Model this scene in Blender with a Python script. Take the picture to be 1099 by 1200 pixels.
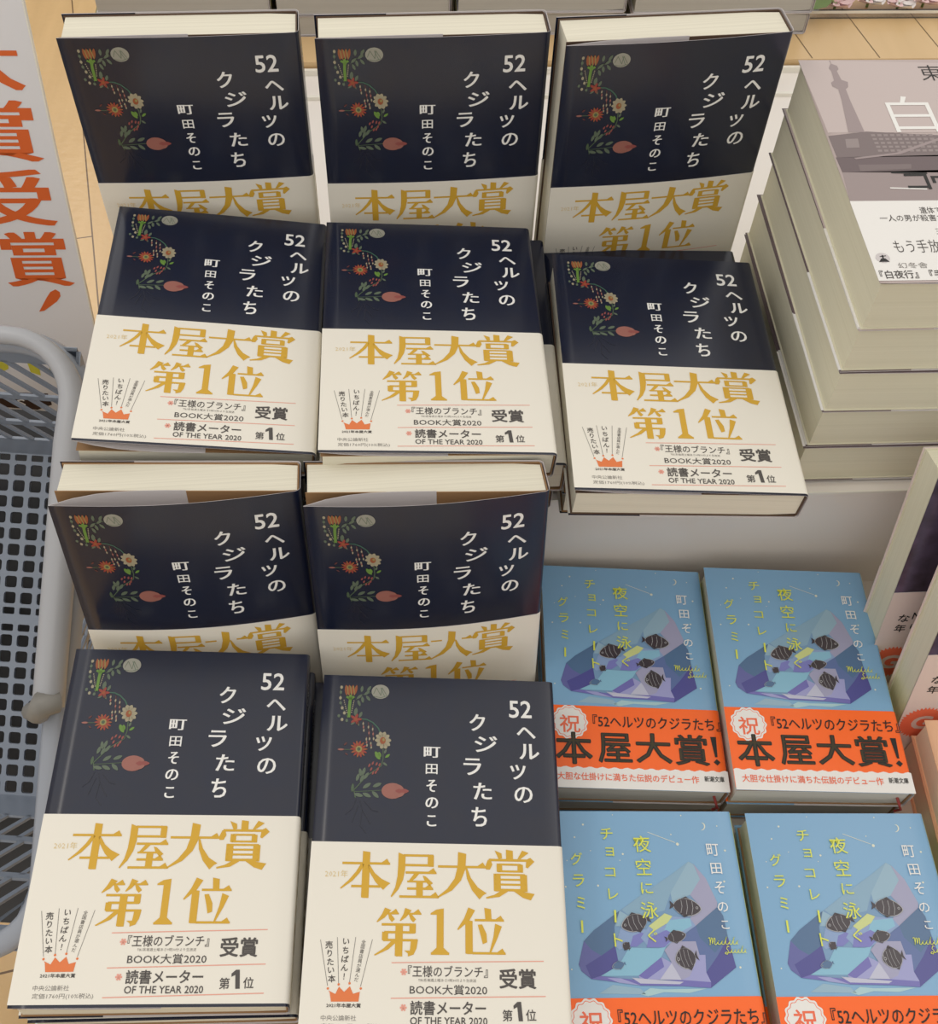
import bpy, math, random
from mathutils import Matrix, Vector
random.seed(7)
for o in list(bpy.data.objects):
    bpy.data.objects.remove(o)
SC = bpy.context.scene
COL = SC.collection
R = math.radians

# ---------------------------------------------------------------- camera, sky, lights, exposure
FOC, PITCH, ROLL, TURN = 1312.49, 0.961873, 0.050357, R(5.5)     # focal length in pixels of a 1099 wide frame
EYE = 1.5                                                        # camera height above the floor (m)
cp, sp, cr, sr = math.cos(PITCH), math.sin(PITCH), math.cos(ROLL), math.sin(ROLL)
TURN_M = Matrix.Rotation(-TURN, 4, 'Z')
_U = Vector((0, sp, cp)); _F = Vector((0, cp, -sp)); _R = Vector((1, 0, 0))
CX = TURN_M @ (cr*_R + sr*_U); CU = TURN_M @ (-sr*_R + cr*_U); CF = TURN_M @ _F
cam_d = bpy.data.cameras.new('camera'); cam = bpy.data.objects.new('camera', cam_d); COL.objects.link(cam)
cam_d.sensor_fit = 'HORIZONTAL'; cam_d.sensor_width = 36; cam_d.lens = 36*FOC/1099
cam_d.clip_start = 0.02
cam.matrix_world = Matrix(((CX.x, CU.x, -CF.x, 0), (CX.y, CU.y, -CF.y, 0), (CX.z, CU.z, -CF.z, EYE), (0, 0, 0, 1)))
SC.camera = cam

world = bpy.data.worlds.new('shop_light'); SC.world = world; world.use_nodes = True
wn = world.node_tree; wn.nodes.clear()
wo = wn.nodes.new('ShaderNodeOutputWorld'); wb = wn.nodes.new('ShaderNodeBackground')
wt = wn.nodes.new('ShaderNodeTexCoord'); wx = wn.nodes.new('ShaderNodeSeparateXYZ'); wr = wn.nodes.new('ShaderNodeValToRGB')
wn.links.new(wt.outputs['Generated'], wx.inputs[0]); wn.links.new(wx.outputs['Z'], wr.inputs[0])
wr.color_ramp.elements[0].position = 0.0; wr.color_ramp.elements[0].color = (.86, .84, .81, 1)
wr.color_ramp.elements[1].position = 0.75; wr.color_ramp.elements[1].color = (1.0, .965, .91, 1)
wn.links.new(wr.outputs[0], wb.inputs[0]); wb.inputs[1].default_value = 1.0
wn.links.new(wb.outputs[0], wo.inputs[0])

def ceiling_lamp(x, y, w, h, e):
    l = bpy.data.lights.new('ceiling_lamp', 'AREA'); l.shape = 'RECTANGLE'; l.size = w; l.size_y = h; l.energy = e
    l.color = (1, .93, .84)
    o = bpy.data.objects.new('ceiling_lamp', l); COL.objects.link(o); o.location = (x, y, 2.9)
    return o
ceiling_lamp(1.3, 0.9, .5, 1.4, 3)
ceiling_lamp(-1.3, 0.6, .5, 1.4, 8)
ceiling_lamp(-.3, -0.9, 1.4, .5, 2)
ceiling_lamp(-1.75, 4.7, .5, 1.5, 10)
SC.view_settings.view_transform = 'Standard'; SC.view_settings.look = 'None'
SC.view_settings.gamma = 1; SC.view_settings.use_curve_mapping = False
SC.view_settings.exposure = -0.15

# ---------------------------------------------------------------- helpers
def ray(u, v):
    return CX*((u-549.5)/FOC) + CU*((600-v)/FOC) + CF
def at_z(u, v, z):          # where the line of sight through a pixel meets the height z (mm below the eye); mm
    d = ray(u, v); return d*(z/d.z)
def at_y(u, v, y):
    d = ray(u, v); return d*(y/d.y)
def W3(p):                  # mm from the eye -> world metres
    return Vector((p[0]*.001, p[1]*.001, EYE+p[2]*.001))

def material(name, col, rough=.5, spec=.5, noise=None, coat=0, metal=0, trans=0, alpha=1, bump=None):
    m = bpy.data.materials.new(name); m.use_nodes = True
    nt = m.node_tree; b = nt.nodes['Principled BSDF']
    b.inputs['Base Color'].default_value = (*col, 1); b.inputs['Roughness'].default_value = rough
    b.inputs['Specular IOR Level'].default_value = spec; b.inputs['Metallic'].default_value = metal
    b.inputs['Coat Weight'].default_value = coat; b.inputs['Coat Roughness'].default_value = .12
    b.inputs['Transmission Weight'].default_value = trans; b.inputs['Alpha'].default_value = alpha
    if noise:                                       # (scale xyz, second colour, contrast)
        tc = nt.nodes.new('ShaderNodeTexCoord'); mp = nt.nodes.new('ShaderNodeMapping'); mp.inputs['Scale'].default_value = noise[0]
        nz = nt.nodes.new('ShaderNodeTexNoise'); nz.inputs['Scale'].default_value = 1; nz.inputs['Detail'].default_value = 5
        rp = nt.nodes.new('ShaderNodeValToRGB')
        rp.color_ramp.elements[0].position = .5-noise[2]; rp.color_ramp.elements[1].position = .5+noise[2]
        rp.color_ramp.elements[0].color = (*col, 1); rp.color_ramp.elements[1].color = (*noise[1], 1)
        nt.links.new(tc.outputs['Object'], mp.inputs[0]); nt.links.new(mp.outputs[0], nz.inputs[0])
        nt.links.new(nz.outputs['Fac'], rp.inputs[0]); nt.links.new(rp.outputs[0], b.inputs['Base Color'])
        if bump:
            bp = nt.nodes.new('ShaderNodeBump'); bp.inputs['Strength'].default_value = bump; bp.inputs['Distance'].default_value = .001
            nt.links.new(nz.outputs['Fac'], bp.inputs['Height']); nt.links.new(bp.outputs[0], b.inputs['Normal'])
    return m

def srgb(r, g, b):
    f = lambda c: ((c/255+.055)/1.055)**2.4 if c > 10 else c/255/12.92
    return (f(r), f(g), f(b))

M = {}
M['navy'] = material('navy_jacket', (.0075, .012, .033), .24, .66, ((90, 90, 90), (.012, .014, .030), .25))
M['paper'] = material('white_paper', (.80, .77, .70), .6, .3)
M['inner'] = material('white_paper_inner', (.62, .58, .58), .6, .3)
M['board'] = material('brown_board', (.33, .19, .09), .6, .3)
M['pages'] = material('cream_pages', (.83, .79, .66), .8, .2, ((6, 6, 900), (.70, .66, .54), .3))
M['page_white'] = material('grey_white_pages', (.70, .69, .64), .8, .2, ((6, 6, 900), (.58, .57, .52), .3))
M['page_green'] = material('straw_pages', (.76, .73, .58), .8, .2, ((6, 6, 900), (.68, .65, .50), .3))
M['band'] = material('cream_paper_band', (.83, .79, .70), .45, .35)
M['white'] = material('white_ink', (.86, .85, .82), .5)
M['gold'] = material('gold_ink', (.66, .39, .045), .5, .3)
M['gold2'] = material('pale_gold_ink', (.72, .55, .25), .5, .3)
M['ink'] = material('grey_ink', (.085, .075, .07), .6)
M['ink2'] = material('pale_grey_ink', (.25, .23, .21), .6)
M['black'] = material('black_ink', (.012, .011, .010), .5)
M['pink'] = material('pink_ink', (.80, .36, .28), .6)
M['crown'] = material('orange_ink', (.76, .20, .06), .6)
ART = dict(leaf=(.085, .13, .07), leaf2=(.13, .17, .115), lime=(.16, .30, .055), orange=(.36, .105, .04), red=(.36, .055, .04),
           cream=(.42, .37, .25), moon=(.38, .37, .31), rose=(.38, .15, .12), rose2=(.32, .085, .075), teal=(.06, .15, .10),
           maroon=(.14, .04, .035), yel=(.36, .31, .11), root=(.022, .025, .042), halo=(.011, .018, .045))
for k, c in ART.items():
    M['a_'+k] = material('art_'+k, tuple(v*.85 for v in c), .35)

class MB:
    """collects polygons with materials and links them as ONE mesh object"""
    def __init__(s): s.v = []; s.f = []; s.m = []; s.mats = []; s.smooth = []
    def mi(s, m):
        if m not in s.mats: s.mats.append(m)
        return s.mats.index(m)
    def poly(s, pts, m, smooth=False):
        n = len(s.v); s.v += [tuple(p) for p in pts]; s.f.append(tuple(range(n, n+len(pts)))); s.m.append(s.mi(m)); s.smooth.append(smooth)
    def faces(s, vs, fs, m, smooth=False):
        n = len(s.v); s.v += [tuple(p) for p in vs]; k = s.mi(m)
        for f in fs: s.f.append(tuple(i+n for i in f)); s.m.append(k); s.smooth.append(smooth)
    def box(s, x0, x1, y0, y1, z0, z1, m):
        vs = [(x, y, z) for z in (z0, z1) for y in (y0, y1) for x in (x0, x1)]
        s.faces(vs, [(0, 2, 3, 1), (4, 5, 7, 6), (0, 1, 5, 4), (2, 6, 7, 3), (0, 4, 6, 2), (1, 3, 7, 5)], m)
    def hexa(s, lo, hi, m):      # lo, hi: four points each
        s.faces(list(lo)+list(hi), [(3, 2, 1, 0), (4, 5, 6, 7), (0, 1, 5, 4), (1, 2, 6, 5), (2, 3, 7, 6), (3, 0, 4, 7)], m)
    def tube(s, pts, r, m, n=8, cap=True):
        pts = [Vector(p) for p in pts]; rs = r if isinstance(r, (list, tuple)) else [r]*len(pts)
        rings = []; up = Vector((0.13, .21, .97))
        for i, p in enumerate(pts):
            t = (pts[min(i+1, len(pts)-1)]-pts[max(i-1, 0)]).normalized()
            a = t.cross(up).normalized(); b = a.cross(t)
            rings.append([p+(a*math.cos(2*math.pi*k/n)+b*math.sin(2*math.pi*k/n))*rs[i] for k in range(n)])
        vs = [q for r_ in rings for q in r_]
        fs = [(i*n+k, i*n+(k+1) % n, (i+1)*n+(k+1) % n, (i+1)*n+k) for i in range(len(pts)-1) for k in range(n)]
        s.faces(vs, fs, m, True)
        if cap:
            s.poly(rings[0], m); s.poly(list(reversed(rings[-1])), m)
    def build(s, name, parent=None, scale=.001, recalc=False):
        me = bpy.data.meshes.new(name)
        me.from_pydata([tuple(c*scale for c in p) for p in s.v], [], s.f)
        for m in s.mats: me.materials.append(m)
        me.polygons.foreach_set('material_index', s.m)
        me.polygons.foreach_set('use_smooth', s.smooth)
        me.update()
        if recalc:
            import bmesh
            b = bmesh.new(); b.from_mesh(me); bmesh.ops.remove_doubles(b, verts=b.verts, dist=1e-6)
            bmesh.ops.recalc_face_normals(b, faces=b.faces); b.to_mesh(me); b.free()
        o = bpy.data.objects.new(name, me); COL.objects.link(o)
        if parent: o.parent = parent
        return o

def tag(o, label=None, cat=None, group=None, kind=None):
    if label: o['label'] = label
    if cat: o['category'] = cat
    if group: o['group'] = group
    if kind: o['kind'] = kind
    return o
def empty(name, mat):
    o = bpy.data.objects.new(name, None); COL.objects.link(o); o.empty_display_size = .02; o.matrix_world = mat
    return o
def empty_at(name, p):
    return empty(name, Matrix.Translation(W3(p)))

# ---------------------------------------------------------------- lettering
_gl = {}
def glyph(s, off=0.0, res=2):
    k = (s, off, res)
    if k not in _gl:
        c = bpy.data.curves.new('t', 'FONT'); c.body = s; c.offset = off; c.resolution_u = res
        o = bpy.data.objects.new('t', c); COL.objects.link(o)
        dg = bpy.context.evaluated_depsgraph_get(); e = o.evaluated_get(dg); me = e.to_mesh()
        vs = [(v.co.x, v.co.y) for v in me.vertices]; fs = [tuple(p.vertices) for p in me.polygons]
        # face orientation: up
        out = []
        for f in fs:
            a = sum(vs[f[i]][0]*vs[f[(i+1) % len(f)]][1]-vs[f[(i+1) % len(f)]][0]*vs[f[i]][1] for i in range(len(f)))
            out.append(f if a > 0 else tuple(reversed(f)))
        e.to_mesh_clear(); bpy.data.objects.remove(o); bpy.data.curves.remove(c)
        _gl[k] = (vs, out)
    return _gl[k]

class Print:
    """flat artwork in mm: list of (verts2d, faces, material, layer)"""
    def __init__(s): s.items = []
    def add(s, vs, fs, m, layer=1): s.items.append((vs, fs, m, layer))
    def poly(s, pts, m, layer=1):
        a = sum(pts[i][0]*pts[(i+1) % len(pts)][1]-pts[(i+1) % len(pts)][0]*pts[i][1] for i in range(len(pts)))
        pts = list(pts) if a > 0 else list(reversed(pts))
        s.add(pts, [tuple(range(len(pts)))], m, layer)
    def text(s, t, cx, cy, w, h, m, off=0.0, res=2, smear=0.0, layer=2, rot=0.0):
        bold = 0
        if off > .0085: bold, off = off, 0.0
        vs, fs = glyph(t, off, res)
        if not vs: return
        x0 = min(v[0] for v in vs); x1 = max(v[0] for v in vs); y0 = min(v[1] for v in vs); y1 = max(v[1] for v in vs)
        if w is None: w = h*(x1-x0)/(y1-y0)
        if h is None: h = w*(y1-y0)/(x1-x0)
        kx = w/max(x1-x0, 1e-6); ky = h/max(y1-y0, 1e-6); c, n = math.cos(rot), math.sin(rot)
        ns = 3 if smear < 1.5 else 9
        steps = [(0, 0)] if not smear else [(smear*(k/(ns-1)-.5), 0) for k in range(ns)]
        if bold: steps = [(bold*kx*math.cos(k*math.pi/4), bold*ky*math.sin(k*math.pi/4)) for k in range(8)]
        ex = (smear or bold*kx*2)/max(w, 1e-6); ey = bold*ky*2/max(h, 1e-6)
        for kk, (d, d2) in enumerate(steps):
            q = []
            for v in vs:
                a = (v[0]-(x0+x1)/2)*kx*(1-ex)+d; b = (v[1]-(y0+y1)/2)*ky*(1-ey)+d2
                q.append((cx+a*c-b*n, cy+a*n+b*c))
            s.add(q, fs, m, layer+.1*kk)
    def line(s, x0, y0, x1, y1, w, m, layer=1):
        d = Vector((x1-x0, y1-y0)); L = d.length or 1; n = Vector((-d.y, d.x))/L*w/2
        q = max(1, int(L/9))
        for k in range(q):
            a0, b0, a1, b1 = x0+(x1-x0)*k/q, y0+(y1-y0)*k/q, x0+(x1-x0)*(k+1)/q, y0+(y1-y0)*(k+1)/q
            s.poly([(a0-n.x, b0-n.y), (a1-n.x, b1-n.y), (a1+n.x, b1+n.y), (a0+n.x, b0+n.y)], m, layer)
    def path(s, pts, w, m, layer=1):
        for a, b in zip(pts, pts[1:]): s.line(*a, *b, w, m, layer)
    def ell(s, cx, cy, rx, ry, m, layer=1, rot=0, n=14, pw=1.0):
        c, k = math.cos(rot), math.sin(rot); pts = []
        for i in range(n):
            t = 2*math.pi*i/n; a = rx*math.cos(t); b = ry*math.copysign(abs(math.sin(t))**pw, math.sin(t))
            pts.append((cx+a*c-b*k, cy+a*k+b*c))
        s.poly(pts, m, layer)
    def leaf(s, cx, cy, L, w, rot, m, layer=2): s.ell(cx, cy, L/2, w/2, m, layer, rot, 12, 1.5)
    def onto(s, mb, fn):
        for vs, fs, m, layer in s.items:
            mb.faces([fn(x, y, layer) for x, y in vs], fs, m)

def homog(src, dst):
    """plane map from four source points to four target points"""
    A = []; B = []
    for (x, y), (u, v) in zip(src, dst):
        A.append([x, y, 1, 0, 0, 0, -u*x, -u*y]); B.append(u)
        A.append([0, 0, 0, x, y, 1, -v*x, -v*y]); B.append(v)
    n = 8
    for i in range(n):
        p = max(range(i, n), key=lambda r: abs(A[r][i])); A[i], A[p] = A[p], A[i]; B[i], B[p] = B[p], B[i]
        for r in range(n):
            if r != i:
                f = A[r][i]/A[i][i]
                A[r] = [a-f*b for a, b in zip(A[r], A[i])]; B[r] -= f*B[i]
    h = [B[i]/A[i][i] for i in range(n)]
    def fn(x, y):
        d = h[6]*x+h[7]*y+1
        return ((h[0]*x+h[1]*y+h[2])/d, (h[3]*x+h[4]*y+h[5])/d)
    def size(x, y, w, hh):
        a = fn(x-w/2, y); b = fn(x+w/2, y); c = fn(x, y-hh/2); d = fn(x, y+hh/2)
        return (*fn(x, y), math.hypot(b[0]-a[0], b[1]-a[1]), math.hypot(d[0]-c[0], d[1]-c[1]))
    fn.size = size
    return fn

# bold Mincho characters of the prize line, drawn stroke by stroke on a 100 x 100 square (y down)
def _H(x0, y0, x1, y1=None, t=5):
    y1 = y0 if y1 is None else y1
    return [[(x0, y0-t/2), (x1, y1-t/2), (x1, y1+t/2), (x0, y0+t/2)], [(x1-17, y1-t/2+.2), (x1-6, y1-t/2-8), (x1+1, y1+t/2-1), (x1-1, y1+t/2)]]
def _h(x0, y0, x1, t=5): return [[(x0, y0-t/2), (x1, y0-t/2), (x1, y0+t/2), (x0, y0+t/2)]]
def _V(x, y0, y1, w=15): return [[(x-w/2, y0), (x+w/2, y0+2), (x+w/2, y1), (x-w/2+w*.25, y1), (x-w/2, y1-1)]]
MIN = {
 '本': _H(2, 27, 98)+_V(50, 1, 99)+[[(40, 27), (47, 29), (38, 47), (24, 64), (2, 81), (0, 79), (16, 63), (30, 45)], [(52, 29), (56, 28), (68, 47), (82, 59), (100, 68), (94, 73), (86, 82), (70, 66), (58, 46)]]+_h(22, 75, 80),
 '屋': [[(14, 3), (29, 9), (29, 40), (25, 62), (16, 82), (2, 99), (0, 97), (9, 78), (13, 55), (14, 30)]]+_h(25, 9, 88)+_V(83, 6, 33, 13)+_h(25, 30, 86)+_H(30, 46, 95)+[[(50, 46), (60, 47), (52, 57), (42, 66), (36, 65)]]+_h(34, 65, 78, 4)+[[(66, 52), (73, 54), (88, 68), (80, 74), (70, 62)]]+_V(60, 64, 98, 14)+_H(34, 80, 88)+_H(18, 97, 100),
 '大': _H(1, 33, 99)+[[(42, 1), (59, 5), (57, 38), (48, 62), (30, 83), (2, 99), (0, 97), (20, 80), (35, 58), (41, 33)], [(57, 34), (60, 34), (68, 56), (82, 76), (100, 88), (93, 92), (85, 101), (70, 82), (60, 58)]],
 '賞': _V(50, 0, 22, 14)+[[(20, 2), (34, 8), (35, 18), (28, 20)], [(76, 1), (89, 6), (72, 19), (66, 19)], [(6, 22), (12, 22), (15, 32), (10, 42), (2, 42), (1, 35)], [(84, 20), (92, 16), (100, 24), (86, 38), (82, 36)]]+_h(8, 22, 92)+_V(29, 29, 47, 11)+_V(71, 29, 47, 11)+_h(28, 31, 72, 4)+_h(28, 45, 72, 4)+_V(24, 50, 86, 14)+_V(77, 50, 86, 14)+_h(20, 52, 80, 4)+_h(20, 62, 80, 4)+_h(20, 72, 80, 4)+_h(20, 83, 80, 5)+[[(32, 84), (45, 86), (28, 97), (2, 101), (1, 98), (18, 93)], [(56, 85), (64, 84), (98, 90), (94, 96), (90, 103), (74, 98)]],
 '第': [[(20, 0), (34, 5), (20, 21), (4, 31), (3, 29), (13, 15)]]+_H(22, 12, 50, t=4)+[[(27, 13), (34, 14), (42, 24), (36, 30), (30, 24)], [(64, 0), (78, 5), (66, 20), (54, 28), (53, 26), (60, 14)]]+_H(66, 12, 99, t=4)+[[(72, 13), (79, 14), (88, 24), (82, 30), (76, 24)]]+_h(14, 35, 88)+_V(81, 32, 52, 14)+_h(20, 51, 86)+_V(22, 50, 68, 13)+_h(18, 67, 92)+_V(52, 32, 100, 16)+[[(38, 67), (49, 69), (30, 86), (2, 99), (0, 97), (20, 84)], [(78, 66), (93, 66), (90, 84), (84, 96), (72, 100), (72, 94), (64, 88), (76, 88)]],
 '位': [[(25, 0), (39, 6), (27, 28), (4, 49), (2, 47), (16, 24)]]+_V(26, 27, 99, 15)+[[(58, 0), (72, 3), (73, 25), (60, 25)]]+_H(38, 27, 98)+[[(44, 37), (53, 36), (62, 56), (63, 74), (54, 78), (50, 60)], [(80, 34), (94, 40), (84, 66), (70, 97), (67, 96), (76, 62)]]+_H(33, 97, 100),
 '1': [[(38, 3), (60, 0), (60, 95), (40, 95), (40, 14), (22, 14), (22, 11)], [(24, 94), (76, 94), (76, 99), (24, 99)], [(60, 84), (74, 94), (60, 94)], [(40, 84), (26, 94), (40, 94)]],
}
def mincho(P, ch, cx, cy, w, h, m, layer=2):
    for st in MIN[ch]:
        P.poly([(cx+(x/100-.5)*w, cy-(y/100-.5)*h) for x, y in st], m, layer)

# ---------------------------------------------------------------- the artwork of the two novels
BW, BH, BAND = 130, 188, 93.0
def whale_cover():
    P = Print()
    K = homog([(232, 58), (940, 68), (890, 1160), (20, 1142)], [(-65, 188), (65, 188), (65, 0), (-65, 0)])
    for s, x, y, w, h, off in [('52', 827, 152, 71, 52, .014), ('ヘ', 838, 222, 60, 33, .008), ('ル', 842, 278, 64, 46, .008), ('ツ', 800, 340, 50, 44, .008), ('の', 810, 408, 58, 48, .004),
                               ('ク', 688, 193, 50, 50, .008), ('ジ', 708, 257, 72, 48, .008), ('ラ', 658, 325, 56, 50, .008), ('た', 682, 398, 58, 50, .008), ('ち', 663, 475, 48, 58, .008),
                               ('町', 537, 283, 52, 32, .006), ('田', 530, 333, 38, 30, .010), ('そ', 524, 383, 32, 36, .006), ('の', 519, 434, 40, 33, .004), ('こ', 512, 488, 30, 33, .008)]:
        cx, cy, w, h = K.size(x, y, w, h)
        P.text(s, cx, cy, w, h, M['white'], off, 3, smear=.35 if s != '52' else 0)
    # floral garland, coordinates read in a 720 x 1200 view of the upper left of the cover
    G0 = homog([(42, 42), (700, 52), (690, 1150), (-130, 1150)], [K(232, 58), K(519, 62), K(516, 548), K(135, 542)])
    def e(cx, cy, rx, ry, c, layer=3, rot=0, n=14, pw=1.0):
        x, y, w, h = G0.size(cx, cy, 2*rx, 2*ry); P.ell(x, y, w/2, h/2, M['a_'+c], layer, rot, n, pw)
    def lf(cx, cy, L, wd, rot, c, layer=3):
        x, y, w, h = G0.size(cx, cy, L, L); P.leaf(x, y, (w+h)/2, (w+h)/2*wd/L, R(rot), M['a_'+c], layer)
    def ln(pts, wd, c, layer=2):
        P.path([G0(*p) for p in pts], G0.size(*pts[0], wd, wd)[2], M['a_'+c], layer)
    e(425, 158, 62, 50, 'moon', 3, n=20)
    ln([(375, 175), (400, 130), (425, 185), (440, 130), (465, 180)], 4, 'leaf2', 4); ln([(370, 190), (425, 200), (470, 185)], 4, 'leaf2', 4); ln([(430, 130), (450, 190)], 3, 'teal', 4)
    for x in (188, 208, 230, 252): lf(x, 150, 80, 22, 90+(208-x)*.25, 'orange')
    for x in (198, 220, 241): ln([(x, 120), (x, 180)], 6, 'yel', 4)
    ln([(185, 195), (212, 212), (240, 195)], 16, 'lime', 4); e(212, 205, 14, 24, 'lime', 4); ln([(211, 205), (200, 260), (188, 340)], 20, 'lime', 3)
    for i in range(7): e(166+i*2, 222+i*14, 4, 5, 'cream', 3, n=6); e(234-i*4, 226+i*13, 4, 5, 'cream', 3, n=6)
    for i, (x, y) in enumerate([(156, 130), (148, 165), (142, 205), (140, 240), (148, 275), (120, 330), (140, 355), (172, 362), (160, 310)]): e(x, y, 10, 12, 'leaf2' if i % 2 else 'cream', 3, n=8)
    ln([(150, 130), (140, 240), (180, 350)], 4, 'leaf')
    for x, y, r_ in [(298, 140, 85), (348, 138, 60), (330, 168, 40), (268, 240, 110), (295, 215, 100), (335, 205, 125), (275, 195, 45)]: lf(x, y, 48, 20, r_, 'leaf2')
    ln([(250, 215), (300, 180), (360, 165)], 4, 'leaf')
    for r_ in range(0, 360, 72): lf(236+20*math.cos(R(r_)), 352-20*math.sin(R(r_)), 44, 20, r_, 'red')
    lf(240, 300, 60, 26, 85, 'leaf2'); lf(272, 320, 46, 20, 70, 'leaf2'); lf(212, 382, 34, 14, 30, 'leaf2'); lf(248, 384, 34, 14, 120, 'leaf2'); e(236, 352, 12, 12, 'orange', 4)
    ln([(270, 350), (310, 352), (350, 372), (385, 410), (396, 440)], 9, 'teal')
    for x, y0, y1 in [(286, 362, 440), (320, 372, 505), (298, 470, 540), (348, 392, 500), (326, 505, 550)]:
        ln([(x, y0), (x-4, y1)], 5, 'maroon')
        for k in range(3): lf(x-2, y0+(y1-y0)*(.25+.3*k), 22, 11, 88, 'rose' if k % 2 else 'cream')
    for k in range(10): lf(410+34*math.cos(R(k*36)), 494-40*math.sin(R(k*36)), 44, 30, k*36, 'cream', 3)
    e(408, 496, 20, 24, 'orange', 4); e(414, 490, 8, 10, 'yel', 5)
    for k in range(14): lf(238+36*math.cos(R(k*25.7)), 556-36*math.sin(R(k*25.7)), 46, 15, k*25.7, 'red' if k % 2 else 'orange', 3)
    e(238, 556, 22, 22, 'yel', 4); e(238, 556, 12, 12, 'leaf', 5)
    ln([(190, 560), (130, 560)], 6, 'leaf'); lf(115, 560, 44, 15, 0, 'rose'); lf(150, 522, 30, 12, 45, 'maroon'); lf(150, 590, 26, 10, -40, 'maroon')
    ln([(405, 545), (398, 620), (380, 668), (330, 700), (275, 735), (210, 800), (180, 830), (185, 880)], 7, 'leaf')
    for x, y, r_, L in [(362, 598, 60, 66), (430, 600, 130, 40), (418, 570, 160, 34), (408, 655, 40, 36), (378, 590, 70, 40)]: lf(x, y, L, L*.45, -r_+180 if r_ < 90 else r_-90, 'lime' if L > 36 else 'leaf2')
    for x, y in [(300, 665), (325, 650), (350, 655), (310, 690), (340, 710), (320, 715), (355, 690), (370, 660)]: lf(x, y, 28, 13, 70, 'rose2')
    for x, y, r_ in [(214, 745, 75), (242, 752, 70), (258, 705, 75), (272, 735, 60), (235, 712, 100)]: lf(x, y, 56, 22, r_, 'leaf2')
    lf(172, 815, 60, 20, 88, 'leaf')
    for x, y, r_ in [(270, 800, 35), (340, 795, 25), (208, 862, -15), (264, 862, -25), (322, 858, -45)]: lf(x, y, 62, 26, r_, 'leaf2')
    ln([(185, 840), (280, 835), (370, 828)], 5, 'leaf')
    e(440, 832, 74, 52, 'rose', 3, n=20); lf(505, 832, 90, 36, 0, 'rose2', 4); lf(490, 805, 60, 26, -25, 'rose', 5); lf(490, 858, 60, 26, 25, 'rose', 5)
    for pts in ([(190, 890), (160, 950), (110, 990)], [(215, 900), (225, 960), (200, 1060), (235, 1110)], [(240, 900), (290, 960), (330, 970)], [(200, 930), (150, 1040)], [(225, 960), (270, 1050)]): ln(pts, 5, 'root')
    return P

def prize_band():
    P = Print()
    K = homog([(232, 58), (940, 68), (890, 1160), (20, 1142)], [(-65, 188), (65, 188), (65, 0), (-65, 0)])
    def T(s, x0, x1, y, hh, m, off=0.0, res=2, smear=0, tilt=0.0):
        cx, cy, w, h = K.size((x0+x1)/2, y, x1-x0, hh); P.text(s, cx, cy, w, h, M[m], off, res, smear)
    T('2021年', 164, 234, 647, 21, 'gold2', -.006, 1)
    for s, x0, x1, y0, y1 in [('本', 212, 366, 578, 720), ('屋', 368, 516, 580, 720), ('大', 512, 666, 580, 722), ('賞', 662, 820, 574, 722), ('第', 297, 442, 750, 896), ('1', 446, 556, 752, 894), ('位', 552, 706, 750, 893)]:
        cx, cy, w, h = K.size((x0+x1)/2, (y0+y1)/2, x1-x0, y1-y0); mincho(P, s, cx, cy, w, h, M['gold'])
    for x0, x1, y in [(338, 820, 916.5), (323, 815, 1025), (308, 810, 1117)]:
        P.line(*K(x0, y), *K(x1, y-1), .45, M['pink'])
    for x, y in [(373, 945), (359, 1054)]:
        for k in range(3):
            a = K(x, y); P.line(a[0]-1.6*math.cos(k*1.05), a[1]-1.6*math.sin(k*1.05), a[0]+1.6*math.cos(k*1.05), a[1]+1.6*math.sin(k*1.05), .9, M['pink'])
    T('『王様のブランチ』', 386, 638, 945, 36, 'ink', .008)
    T('TBS系毎週土曜あさ9時30分より生放送', 415, 598, 972, 10, 'ink2', 0, 1)
    T('BOOK大賞2020', 385, 630, 1001, 31, 'ink', .006)
    T('受賞', 672, 790, 969, 62, 'ink', .022)
    T('読書メーター', 380, 620, 1057, 44, 'ink', .016)
    T('OF THE YEAR 2020', 375, 620, 1097, 24, 'ink', .012)
    T('第', 670, 702, 1082, 36, 'ink', .012); P.poly([K(*p) for p in [(708, 1052), (722, 1040), (734, 1040), (734, 1100), (720, 1100), (720, 1056), (708, 1062)]], M['ink'], 2); T('位', 745, 778, 1082, 36, 'ink', .012)
    for a, b in [((126, 845), (131, 985)), ((179, 838), (166, 980)), ((236, 838), (200, 976)), ((287, 845), (233, 988))]: P.line(*K(*a), *K(*b), .28, M['ink2'])
    def col(chars, x0, y0, x1, y1, sz, m, off, rot):
        n = len(chars)
        for i, c in enumerate(chars):
            t = (i+.5)/n; cx, cy, w, h = K.size(x0+(x1-x0)*t, y0+(y1-y0)*t, sz, sz)
            vs, _ = glyph(c, 0.0, 1); gw = max(v[0] for v in vs)-min(v[0] for v in vs); gh = max(v[1] for v in vs)-min(v[1] for v in vs)
            P.text(c, cx, cy, w*gw*1.08, h*gh*1.08, M[m], off, 2, rot=R(rot))
    col('売りたい本', 151, 848, 146, 976, 23, 'ink', .012, 1); col('いちばん！', 207, 838, 183, 970, 23, 'ink', .012, -4); col('全国書店員が選んだ', 261, 846, 220, 974, 13, 'ink', 0, -9)
    P.poly([K(*p) for p in [(136, 1033), (135, 1005), (132, 999), (152, 1010), (166, 988), (180, 1004), (200, 987), (207, 1010), (229, 1004), (221, 1034)]], M['crown'], 2)
    for x, y in [(131, 993), (166, 981), (200, 978), (233, 994)]: P.ell(*K(x, y), .6, .6, M['crown'], 2, n=8)
    T('2021年本屋大賞', 120, 227, 1045, 13, 'ink', .02, 1)
    T('中央公論新社', 98, 208, 1083, 17, 'ink2', 0, 1); T('定価1760円(10%税込)', 95, 282, 1110, 19, 'ink2', 0, 1)
    return P

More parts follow.
